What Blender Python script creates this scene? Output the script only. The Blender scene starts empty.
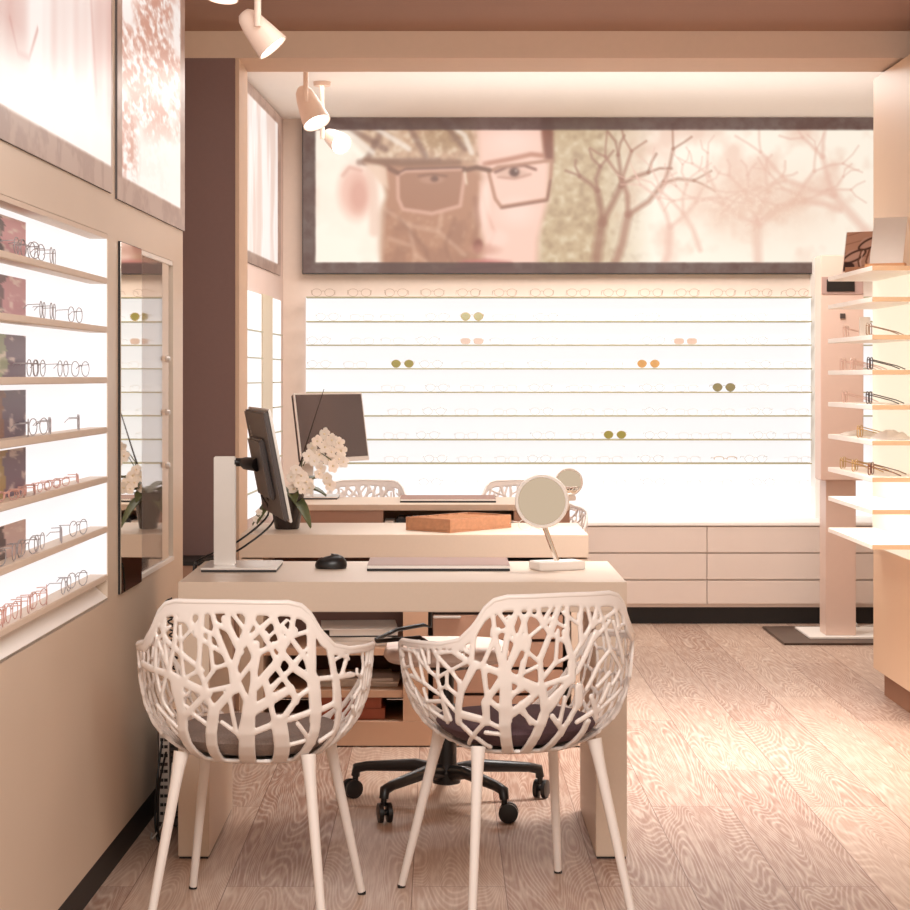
import bpy, bmesh, math, random
import numpy as np
from mathutils import Vector, Matrix
random.seed(7); PI=math.pi
C=bpy.context.scene.collection
F=2000.0; EYE=1.288
def PX(px,Y): return (px-440)*Y/F          # measured position -> metres
def PZ_(py,Y): return EYE-(py-377)*Y/F
def lin(c):
    return tuple(((v/255)/12.92 if v/255<=.04045 else ((v/255+.055)/1.055)**2.4) for v in c)
MATS={}
def mat(name,rgb,rough=.5,metal=0,noise=.04,scale=30,bump=0,alpha=1,trans=0,coat=0,stretch=None):
    if name in MATS: return MATS[name]
    m=bpy.data.materials.new(name); m.use_nodes=True; nt=m.node_tree; b=nt.nodes['Principled BSDF']
    b.inputs['Roughness'].default_value=rough; b.inputs['Metallic'].default_value=metal
    b.inputs['Alpha'].default_value=alpha; b.inputs['Transmission Weight'].default_value=trans
    b.inputs['Coat Weight'].default_value=coat
    tc=nt.nodes.new('ShaderNodeTexCoord'); no=nt.nodes.new('ShaderNodeTexNoise'); no.inputs['Scale'].default_value=scale
    no.inputs['Detail'].default_value=4
    src=tc.outputs['Object']
    if stretch:
        mp=nt.nodes.new('ShaderNodeMapping'); mp.inputs['Scale'].default_value=stretch
        nt.links.new(src,mp.inputs['Vector']); src=mp.outputs['Vector']
    nt.links.new(src,no.inputs['Vector'])
    mx=nt.nodes.new('ShaderNodeMix'); mx.data_type='RGBA'
    l=lin(rgb); mx.inputs[6].default_value=(*[v*(1-noise) for v in l],1); mx.inputs[7].default_value=(*[min(1,v*(1+noise)) for v in l],1)
    nt.links.new(no.outputs['Fac'],mx.inputs[0]); nt.links.new(mx.outputs[2],b.inputs['Base Color'])
    if bump:
        bp=nt.nodes.new('ShaderNodeBump'); bp.inputs['Strength'].default_value=bump; bp.inputs['Distance'].default_value=.002
        nt.links.new(no.outputs['Fac'],bp.inputs['Height']); nt.links.new(bp.outputs['Normal'],b.inputs['Normal'])
    MATS[name]=m; return m
def emis(name,rgb,strength):
    if name in MATS: return MATS[name]
    m=bpy.data.materials.new(name); m.use_nodes=True; nt=m.node_tree; b=nt.nodes['Principled BSDF']
    b.inputs['Base Color'].default_value=(*[v*.35 for v in lin(rgb)],1); b.inputs['Roughness'].default_value=.6
    no=nt.nodes.new('ShaderNodeTexNoise'); no.inputs['Scale'].default_value=3
    mx=nt.nodes.new('ShaderNodeMix'); mx.data_type='RGBA'
    l=lin(rgb); mx.inputs[6].default_value=(*[v*.98 for v in l],1); mx.inputs[7].default_value=(*l,1)
    nt.links.new(no.outputs['Fac'],mx.inputs[0]); nt.links.new(mx.outputs[2],b.inputs['Emission Color'])
    b.inputs['Emission Strength'].default_value=strength
    MATS[name]=m; return m
def picmat(name,strength,base=.3):
    m=bpy.data.materials.new(name); m.use_nodes=True; nt=m.node_tree; b=nt.nodes['Principled BSDF']
    a=nt.nodes.new('ShaderNodeAttribute'); a.attribute_name='Col'
    g=nt.nodes.new('ShaderNodeAttribute'); g.attribute_name='Lit'
    mx=nt.nodes.new('ShaderNodeMix'); mx.data_type='RGBA'; mx.inputs[0].default_value=base
    mx.inputs[6].default_value=(0,0,0,1); nt.links.new(a.outputs['Color'],mx.inputs[7])
    nt.links.new(mx.outputs[2],b.inputs['Base Color'])
    nt.links.new(a.outputs['Color'],b.inputs['Emission Color'])
    mm=nt.nodes.new('ShaderNodeMath'); mm.operation='MULTIPLY'; mm.inputs[1].default_value=strength
    nt.links.new(g.outputs['Fac'],mm.inputs[0]); nt.links.new(mm.outputs[0],b.inputs['Emission Strength'])
    b.inputs['Roughness'].default_value=.35
    return m
class MB:
    def __init__(s,mp=None): s.v=[]; s.f=[]; s.mp=mp
    def add(s,vs,fs):
        o=len(s.v); s.v+= [tuple(s.mp(*p)) if s.mp else tuple(p) for p in vs]; s.f+=[tuple(i+o for i in f) for f in fs]; return s
    def box(s,x0,x1,y0,y1,z0,z1):
        return s.add([(x,y,z) for z in(z0,z1) for y in(y0,y1) for x in(x0,x1)],[(0,2,3,1),(4,5,7,6),(0,1,5,4),(2,6,7,3),(0,4,6,2),(1,3,7,5)])
    def obox(s,c,size,M):
        hx,hy,hz=[a/2 for a in size]; c=Vector(c)
        vs=[c+M@Vector((x,y,z)) for z in(-hz,hz) for y in(-hy,hy) for x in(-hx,hx)]
        return s.add(vs,[(0,2,3,1),(4,5,7,6),(0,1,5,4),(2,6,7,3),(0,4,6,2),(1,3,7,5)])
    def prism(s,poly,z0,z1,f=None):      # poly in xy, extruded on z (f remaps)
        n=len(poly); vs=[(x,y,z0) for x,y in poly]+[(x,y,z1) for x,y in poly]
        if f: vs=[f(*p) for p in vs]
        return s.add(vs,[tuple(range(n))[::-1],tuple(range(n,2*n))]+[(i,(i+1)%n,n+(i+1)%n,n+i) for i in range(n)])
    def tube(s,pts,r,n=8,closed=False,caps=True):
        pts=[Vector(p) for p in pts]; m=len(pts); rs=r if isinstance(r,(list,tuple)) else [r]*m
        vs=[]; up=None
        for i,p in enumerate(pts):
            if closed: t=pts[(i+1)%m]-pts[i-1]
            else: t=pts[min(i+1,m-1)]-pts[max(i-1,0)]
            t.normalize()
            if up is None:
                a=Vector((0,0,1)) if abs(t.z)<.9 else Vector((1,0,0)); up=(a-t*a.dot(t)).normalized()
            else:
                up=up-t*up.dot(t)
                up=up.normalized() if up.length>1e-6 else t.orthogonal().normalized()
            q=t.cross(up)
            vs+=[p+(up*math.cos(2*PI*k/n)+q*math.sin(2*PI*k/n))*rs[i] for k in range(n)]
        fs=[]
        for i in range(m if closed else m-1):
            j=(i+1)%m
            fs+=[(i*n+k,i*n+(k+1)%n,j*n+(k+1)%n,j*n+k) for k in range(n)]
        if caps and not closed: fs+=[tuple(range(n))[::-1],tuple((m-1)*n+k for k in range(n))]
        return s.add(vs,fs)
    def lathe(s,prof,c=(0,0,0),axis=(0,0,1),n=24,cap=True):
        M=Vector((0,0,1)).rotation_difference(Vector(axis)).to_matrix(); c=Vector(c); vs=[];fs=[]
        for r,z in prof: vs+=[c+M@Vector((r*math.cos(2*PI*k/n),r*math.sin(2*PI*k/n),z)) for k in range(n)]
        for i in range(len(prof)-1): fs+=[(i*n+k,i*n+(k+1)%n,(i+1)*n+(k+1)%n,(i+1)*n+k) for k in range(n)]
        if cap and prof[0][0]>1e-4: fs.append(tuple(range(n))[::-1])
        if cap and prof[-1][0]>1e-4: fs.append(tuple((len(prof)-1)*n+k for k in range(n)))
        return s.add(vs,fs)
    def build(s,name,m,parent=None,bev=0,smooth=None,seg=2):
        me=bpy.data.meshes.new(name); off=Vector(parent.get('_o',(0,0,0))) if parent else Vector((0,0,0))
        bm=bmesh.new(); vv=[bm.verts.new(Vector(p)-off) for p in s.v]
        for f in s.f:
            try: bm.faces.new([vv[i] for i in f])
            except ValueError: pass
        bmesh.ops.remove_doubles(bm,verts=bm.verts,dist=1e-6)
        bmesh.ops.dissolve_degenerate(bm,dist=1e-7,edges=bm.edges)
        bmesh.ops.recalc_face_normals(bm,faces=bm.faces)
        if bev: bmesh.ops.bevel(bm,geom=[e for e in bm.edges if len(e.link_faces)==2 and e.calc_face_angle(0)>.6],offset=bev,segments=seg,affect='EDGES',clamp_overlap=True)
        bm.to_mesh(me); bm.free()
        if smooth is None: smooth=35
        for p in me.polygons: p.use_smooth=True
        me.set_sharp_from_angle(angle=math.radians(smooth))
        me.materials.append(m); o=bpy.data.objects.new(name,me); C.objects.link(o)
        if parent: o.parent=parent
        o['_o']=tuple(off); return o
def thing(name,label,cat,loc=(0,0,0),group=None,rz=0):
    o=bpy.data.objects.new(name,None); C.objects.link(o); o.empty_display_size=.05
    o.location=loc; o['label']=label; o['category']=cat; o['_o']=tuple(loc)
    o.rotation_euler=(0,0,rz)
    if group: o['group']=group
    return o
def tag(o,label,cat,group=None,kind=None):
    o['label']=label;o['category']=cat
    if group:o['group']=group
    if kind:o['kind']=kind
    return o
def struct(o,label=None):
    o['kind']='structure'
    if label:o['label']=label
    return o
def local(o): o['_o']=(0,0,0); return o       # parts of this thing are given in its own frame
def dup(root,loc,rz=None,label=None,group=None):
    r=root.copy(); C.objects.link(r); r.location=loc
    if rz is not None: r.rotation_euler=(0,0,rz)
    if label: r['label']=label
    if group: r['group']=group
    for ch in list(root.children):
        c=ch.copy(); C.objects.link(c); c.parent=r
        for g in list(ch.children):
            d=g.copy(); C.objects.link(d); d.parent=c
    return r
ORD=['first','second','third','fourth','fifth','sixth','seventh','eighth','ninth','tenth','eleventh','twelfth','thirteenth','fourteenth','fifteenth']
# ------------------------------------------------------------------ materials
white=mat('white_powder_coat',(240,232,224),.45,noise=.015)
desk_m=mat('beige_laminate',(214,192,172),.42,noise=.03,scale=120)
wallm=mat('beige_wall_panel',(220,200,180),.38,noise=.03,scale=4)
mauve=mat('mauve_brown_wall',(128,100,95),.8,noise=.04,scale=60)
cream=mat('cream_paint',(250,244,238),.7,noise=.02)
pinkw=mat('pink_grey_paint',(214,190,180),.7,noise=.03,scale=5)
browncl=mat('brown_ceiling_paint',(158,122,104),.85,noise=.05,scale=90)
beam_m=mat('beige_beam_paint',(214,186,164),.8,noise=.03)
black=mat('black_plastic',(26,22,21),.35,noise=.1)
blackm=mat('black_skirting',(30,25,23),.6,noise=.1)
dark=mat('dark_grey_plastic',(78,66,62),.4,noise=.05)
silver=mat('silver_metal',(225,218,212),.3,.6,noise=.03)
chrome=mat('polished_metal',(235,225,215),.12,1,noise=.02)
mirror=mat('mirror_glass',(236,232,224),.015,1,noise=.0)
cab=mat('pale_pink_cabinet_front',(226,208,196),.5,noise=.02,scale=6)
drawer_m=mat('brown_drawer_front',(176,136,114),.5,noise=.04,scale=50)
woodo=mat('orange_wood',(186,132,98),.5,noise=.25,scale=14,stretch=(1,6,6))
redbox=mat('red_brown_card',(158,84,60),.6,noise=.08)
paper=mat('white_paper',(232,222,212),.8,noise=.03)
fab_grey=mat('grey_felt',(142,126,118),.95,noise=.35,scale=260,bump=.5)
fab_plum=mat('plum_felt',(92,70,76),.95,noise=.3,scale=260,bump=.5)
panel_w=emis('backlit_white_panel',(246,245,247),.69)
lamp_e=emis('lamp_glow',(255,250,245),3)
# ------------------------------------------------------------------ picture painting (flat printed posters)
rng=np.random.RandomState(3)
def vnoise(x,y,f,seed=0):
    g=np.random.RandomState(seed).rand(64,64); X=x*f; Y=y*f
    i=np.floor(X).astype(int); j=np.floor(Y).astype(int); a=X-i; b=Y-j; a=a*a*(3-2*a); b=b*b*(3-2*b)
    G=lambda p,q:g[p%64,q%64]
    return (G(i,j)*(1-a)+G(i+1,j)*a)*(1-b)+(G(i,j+1)*(1-a)+G(i+1,j+1)*a)*b
def fbm(x,y,f,seed=0,o=4):
    r=0;w=0;am=1
    for k in range(o): r=r+am*vnoise(x,y,f*2**k,seed+k); w+=am; am*=.55
    return r/w
def inpoly(x,y,P):
    ins=np.zeros(x.shape,bool); n=len(P)
    for i in range(n):
        x1,y1=P[i];x2,y2=P[(i+1)%n]
        if y1==y2: continue
        c=((y1>y)!=(y2>y))&(x<(x2-x1)*(y-y1)/(y2-y1)+x1); ins^=c
    return ins
def dseg(x,y,x1,y1,x2,y2):
    dx,dy=x2-x1,y2-y1; L=dx*dx+dy*dy+1e-9; t=np.clip(((x-x1)*dx+(y-y1)*dy)/L,0,1)
    return np.hypot(x-x1-t*dx,y-y1-t*dy)
class Pic:
    def __init__(s,x0,x1,y0,y1,nx,ny,col):
        s.x,s.y=np.meshgrid(np.linspace(x0,x1,nx),np.linspace(y0,y1,ny)); s.c=np.ones(s.x.shape+(3,))*np.array(col,float)
        s.lit=np.ones(s.x.shape)
    def mix(s,m,col,a=1):
        m=np.clip(m*a,0,1)[...,None]; s.c=s.c*(1-m)+np.array(col,float)*m
    def poly(s,P,col,a=1,soft=1.5):
        ins=inpoly(s.x,s.y,P); d=np.full(s.x.shape,1e9)
        for i in range(len(P)): d=np.minimum(d,dseg(s.x,s.y,*P[i],*P[(i+1)%len(P)]))
        sd=np.where(ins,d,-d); s.mix(np.clip(sd/soft/2+.5,0,1),col,a)
    def line(s,P,w,col,a=1,soft=1):
        d=np.full(s.x.shape,1e9)
        for i in range(len(P)-1):
            d=np.minimum(d,dseg(s.x,s.y,*P[i],*P[i+1]))
        s.mix(np.clip((w/2-d)/soft+.5,0,1),col,a)
    def ell(s,cx,cy,rx,ry,col,a=1,soft=.2):
        r=np.hypot((s.x-cx)/rx,(s.y-cy)/ry); s.mix(np.clip((1-r)/soft+.5,0,1),col,a)
    def mesh(s,name,fn,m,parent=None):
        ny,nx=s.x.shape; off=Vector(parent.get('_o',(0,0,0))) if parent else Vector((0,0,0))
        vs=[tuple(Vector(fn(i/(nx-1),j/(ny-1)))-off) for j in range(ny) for i in range(nx)]
        fs=[(j*nx+i,(j+1)*nx+i,(j+1)*nx+i+1,j*nx+i+1) for j in range(ny-1) for i in range(nx-1)]
        me=bpy.data.meshes.new(name); me.from_pydata(vs,[],fs)
        c=np.clip(s.c/255,0,1); l=np.where(c<=.04045,c/12.92,((c+.055)/1.055)**2.4)
        a=me.color_attributes.new('Col','FLOAT_COLOR','POINT'); a.data.foreach_set('color',np.concatenate([l,np.ones(l.shape[:2]+(1,))],-1).reshape(-1))
        b=me.attributes.new('Lit','FLOAT','POINT'); b.data.foreach_set('value',s.lit.reshape(-1))
        me.materials.append(m); o=bpy.data.objects.new(name,me); C.objects.link(o)
        if parent: o.parent=parent
        return o
# portrait behind spectacles, trees to the right  (units: 1/3 of the print raster)
def portrait():
    p=Pic(303,880,118,273,700,190,(246,236,220))
    q=lambda L:[(300+a/3.033,100+b/3.033) for a,b in L]
    n=fbm(p.x,p.y,.03,11)
    p.mix(np.clip((n-.5)*4,0,1),(228,190,170),.7)
    # foliage middle
    m=np.clip((p.x-520)/25,0,1)*np.clip((655-p.x)/60,0,1)
    p.mix(m,(192,165,130),.95)
    leaf=fbm(p.x,p.y,.16,21,3); p.mix(m*np.clip((leaf-.52)*4,0,1),(224,208,178),.7); p.mix(m*np.clip((.45-leaf)*4,0,1),(158,128,100),.6)
    # face
    p.poly(q([(330,-60),(730,-60),(742,120),(756,200),(752,300),(722,400),(716,600),(250,600),(235,350),(262,300),(240,190),(300,170)]),(190,148,120),1,3)
    p.poly(q([(500,-60),(730,-60),(742,160),(756,200),(752,300),(722,420),(716,560),(545,560),(560,440),(530,330),(560,240),(535,190),(520,90)]),(238,196,178),1,4)
    p.poly(q([(250,190),(505,200),(560,235),(525,350),(545,440),(520,560),(400,560),(250,560),(235,350),(262,290)]),(176,126,98),.95,4)
    p.poly(q([(240,-60),(520,-60),(540,180),(400,185),(230,190),(170,120)]),(196,158,128),.85,6)
    p.ell(*q([(440,120)])[0],26,12,(170,135,100),.8,.6)
    lf=fbm(p.x,p.y,.22,31,3); mf=inpoly(p.x,p.y,q([(200,60),(530,60),(545,190),(230,195)]))*1.
    p.mix(mf*np.clip((lf-.54)*5,0,1),(228,206,180),.6); p.mix(mf*np.clip((.44-lf)*5,0,1),(150,116,92),.5)
    mf=inpoly(p.x,p.y,q([(250,330),(520,340),(545,440),(520,540),(250,540)]))*1.
    p.mix(mf*np.clip((lf-.58)*5,0,1),(206,164,132),.4); p.mix(mf*np.clip((fbm(p.x,p.y,.07,33,3)-.45)*4,0,1),(150,104,82),.5)
    # light left
    p.poly(q([(45,140),(210,190),(250,280),(245,400),(240,500),(45,500)]),(250,238,222),.8,6)
    p.ell(*q([(170,280)])[0],17,26,(232,186,168),.95,.6); p.ell(*q([(178,290)])[0],9,17,(204,146,128),.6,.8); p.line(q([(130,230),(150,205),(185,215)]),3,(212,160,142),.8,3)
    p.line(q([(210,200),(225,300),(225,400)]),10,(226,190,170),.7,5)
    # dark canopy
    for a in [((-20,40),(250,90),(200,190)),((100,60),(260,150)),((430,60),(500,150)),((320,60),(380,170)),((180,190),(420,185))]:
        p.line(q(a),6,(120,84,70),.6,3)
    for a in [((440,60),(500,110),(520,160)),((220,80),(330,150)),((120,80),(220,160))]: p.line(q(a),5,(236,220,205),.8,3)
    # hair right, brow
    p.poly(q([(728,-60),(765,-60),(768,120),(770,190),(742,178),(733,110)]),(128,74,56),.95,2)
    p.line(q([(560,195),(630,182),(700,166),(735,170)]),4.5,(170,112,88),.85,3)
    p.line(q([(200,185),(330,196),(480,190)]),7,(134,92,68),.8,4)
    # eyes
    p.ell(*q([(400,243)])[0],12,4,(206,160,135),.9,.5); p.ell(*q([(408,240)])[0],4,3,(84,50,40),.9,.5)
    p.line(q([(360,232),(400,226),(445,232)]),2,(110,72,56),.8,1.5)
    p.ell(*q([(645,225)])[0],16,5.5,(214,172,152),.9,.5); p.ell(*q([(650,220)])[0],5,4.5,(92,56,46),.95,.5); p.ell(*q([(655,216)])[0],1,1,(250,240,230),.9,.5)
    p.line(q([(592,220),(630,204),(680,200),(715,212)]),2.4,(110,66,52),.9,1.5); p.line(q([(600,235),(650,240),(700,226)]),1.6,(160,110,92),.7,2)
    # nose, mouth
    p.line(q([(545,250),(565,340),(590,400),(575,440)]),3,(214,160,140),.6,3)
    p.ell(*q([(540,442)])[0],5,7,(134,74,60),.85,.6); p.ell(*q([(600,420)])[0],10,8,(244,206,190),.7,.7)
    p.poly(q([(430,520),(500,488),(560,482),(640,492),(660,520),(560,530),(430,540)]),(182,104,96),.9,2.5)
    p.line(q([(440,515),(560,508),(640,500)]),1.8,(110,50,48),.9,1.5)
    for a in [((255,330),(330,380),(350,470),(340,520)),((330,380),(420,400),(500,470)),((350,470),(430,520)),((420,400),(430,340)),((270,420),(330,440))]:
        p.line(q(a),3.2,(216,176,150),.5,4)
    for a in [((300,360),(380,450),(400,520)),((470,360),(440,440),(470,520))]: p.line(q(a),3,(134,90,70),.45,4)
    p.ell(*q([(660,340)])[0],16,12,(246,214,200),.6,1.2); p.ell(*q([(640,120)])[0],22,12,(246,214,200),.6,1.2)
    p.ell(*q([(560,300)])[0],5,26,(246,212,196),.7,1.0); p.line(q([(532,300),(540,380),(525,430)]),5,(150,100,78),.6,5)
    p.ell(*q([(560,455)])[0],14,5,(196,140,120),.6,1.0)
    # spectacles
    Lq=q([(296,228),(320,216),(500,210),(496,250),(486,322),(400,345),(312,332),(298,300)])
    p.poly(Lq,(150,102,78),.45,2); p.line(Lq+[Lq[0]],3.6,(206,158,136),1,1); p.line([(a,b-1.6) for a,b in Lq[:3]],1.5,(90,56,44),.9,1)
    Rq=q([(572,220),(600,205),(764,184),(760,240),(750,302),(610,325),(592,300)])
    p.line(Rq+[Rq[0]],3.2,(176,128,104),1,1); p.line([(a,b+1.4) for a,b in Rq[3:6]],1.4,(110,70,54),.9,1)
    p.line(q([(498,214),(535,206),(575,214)]),4.6,(120,80,60),1,1.2)
    p.line(q([(500,220),(505,255)]),2,(236,214,190),.8,1); p.line(q([(262,204),(296,222)]),5,(128,84,64),.95,1.5)
    p.poly(q([(195,190),(262,205),(268,270),(240,250)]),(226,192,168),.9,2)
    k_=np.array([.25,.5,.25])
    for _ in range(3):
        c_=np.pad(p.c,((1,1),(1,1),(0,0)),'edge'); c_=c_[:-2]*.25+c_[1:-1]*.5+c_[2:]*.25; p.c=c_[:,:-2]*.25+c_[:,1:-1]*.5+c_[:,2:]*.25
    # trees right
    T=[((600,273),(585,230),(592,190),(575,150),(588,118)),((560,240),(600,190),(575,140)),((640,118),(655,170),(680,210),(672,273)),((655,170),(630,150)),((874,150),(850,175),(845,210),(800,215),(770,190),(745,178),(700,190),(680,200)),((800,215),(812,190),(790,150),(775,135)),((845,210),(870,180)),((700,190),(705,150),(720,130)),((745,178),(748,240),(750,273)),((745,200),(720,230)),((660,190),(700,215)),((812,190),(840,188)),((700,150),(690,135)),((790,150),(830,125)),((800,215),(830,250))]
    R_=np.random.RandomState(5)
    def br_(x,y,a,L,w,col,al,dep):
        x2,y2=x+L*math.cos(a),y-L*math.sin(a); xm,ym=(x+x2)/2+R_.uniform(-3,3),(y+y2)/2+R_.uniform(-3,3)
        p.line([(x,y),(xm,ym),(x2,y2)],w,col,al,w*.5+1.5)
        if dep:
            for s in(-1,1): br_(x2,y2,a+s*R_.uniform(.25,.75),L*R_.uniform(.6,.85),w*.62,col,al,dep-1)
    br_(596,273,1.45,50,10,(150,104,84),.7,3); br_(612,273,1.3,60,8,(160,112,92),.7,3)
    for q_ in((662,273,1.4,46,7),(758,262,1.6,42,9),(758,225,2.6,40,6),(760,225,.6,42,6),(874,240,2.3,60,9),(840,210,2.9,36,6),(700,250,2.0,40,5)): br_(*q_,(222,180,162),.6,3)

    rr=np.clip((p.x-640)/40,0,1); cl=fbm(p.x,p.y,.05,41,4)
    blob=np.exp(-((p.x-750)/70)**2-((p.y-205)/32)**2); p.mix(rr*np.clip(blob*1.3*(cl+.3),0,1),(224,188,166),.75)
    lf2=fbm(p.x,p.y,.3,51,3); p.mix(rr*blob*np.clip((lf2-.5)*3,0,1),(246,228,208),.35)
    # outer strip of the print beyond the light box: unlit dimness painted in
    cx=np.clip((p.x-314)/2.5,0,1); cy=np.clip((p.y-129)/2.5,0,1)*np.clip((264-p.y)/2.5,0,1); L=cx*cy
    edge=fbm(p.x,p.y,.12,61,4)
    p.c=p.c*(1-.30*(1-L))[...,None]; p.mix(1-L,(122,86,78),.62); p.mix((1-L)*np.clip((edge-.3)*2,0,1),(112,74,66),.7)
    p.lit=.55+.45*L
    return p
def flames(x0,x1,y0,y1,nx,ny,seed,kind,bx0,bx1,by1,by0=-1e9):
    p=Pic(x0,x1,y0,y1,nx,ny,(250,240,234))
    if kind==0:      # soft pink drapery streaks
        s=fbm(p.x*3,p.y*.25,1.4,seed,3); p.mix(np.clip((s-.40)*3.5,0,1),(218,176,166),.9)
        p.line([(4.05,.60),(4.12,.66),(4.22,.655),(4.30,.58)],.012,(204,150,142),.8,.012); p.line([(4.85,.3),(4.95,.62)],.02,(206,156,146),.6,.03)
        p.mix(np.clip((p.y-(y1-.25))/.10,0,1),(252,244,236),.93)
    elif kind==1:    # mottled rust spray
        s=fbm(p.x*.7,p.y*2.2,3.2,seed,5); d=fbm(p.x,p.y*3,20,seed+9,3)
        m=np.clip((s-.36)*5,0,1)*np.clip((d-.28)*3,0,1); p.mix(m,(200,142,122),.92)
        p.mix(np.clip((p.y-(y1-.24)+(p.x-x0)*.10)/.10,0,1)*np.clip((p.x-x0-.22)/.15,0,1),(252,244,236),.9)
    else:
        s=fbm(p.x*3,p.y*.8,2,seed,4); p.mix(np.clip((s-.42)*4,0,1),(228,198,184),.8)
    sm=.008
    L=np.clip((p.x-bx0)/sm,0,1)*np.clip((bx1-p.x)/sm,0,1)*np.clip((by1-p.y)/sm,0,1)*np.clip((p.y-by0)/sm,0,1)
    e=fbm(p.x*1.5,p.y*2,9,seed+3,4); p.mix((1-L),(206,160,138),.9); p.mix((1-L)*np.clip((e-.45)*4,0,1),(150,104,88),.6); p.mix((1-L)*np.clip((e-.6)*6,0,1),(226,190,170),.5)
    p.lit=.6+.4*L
    return p
# --- shell of the armchair: (theta, arc length) -> local point; theta 0 is the back, y+ is the front
PR=np.array([.02,.30,.46,.58,.70,.80,.885,.95,.985,1.0,1.0,.99,.985])
PZ=np.array([.384,.386,.392,.402,.423,.447,.479,.524,.575,.64,.70,.76,.84])
RB=.275
_d=np.hypot(np.diff(PR*RB),np.diff(PZ)); PS=np.concatenate([[0],np.cumsum(_d)])
HA=np.radians([0,28,34,38,43,50,60,90,104,114,124,136,150,180])
HZ=np.array([.783,.781,.773,.755,.712,.677,.664,.652,.647,.632,.575,.485,.432,.412])
def rim_s(th):
    h=np.interp(np.abs(th),HA,HZ)
    return np.interp(h,PZ,PS)
def plan_r(th):
    n=2.5; a=.272; b=np.where(np.abs(th)<math.pi/2,.262,.275)
    s=np.abs(np.sin(th)); c=np.abs(np.cos(th))
    return (( (s/a)**n+(c/b)**n ))**(-1/n)
def shell_pt(th,s):
    r=np.interp(s,PS,PR)*plan_r(th); z=np.interp(s,PS,PZ)
    lean=np.clip(np.cos(th),0,1)*np.clip(z-.5,0,1)*.10
    return np.stack([r*np.sin(th),-r*np.cos(th)-lean,z],-1)
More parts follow.
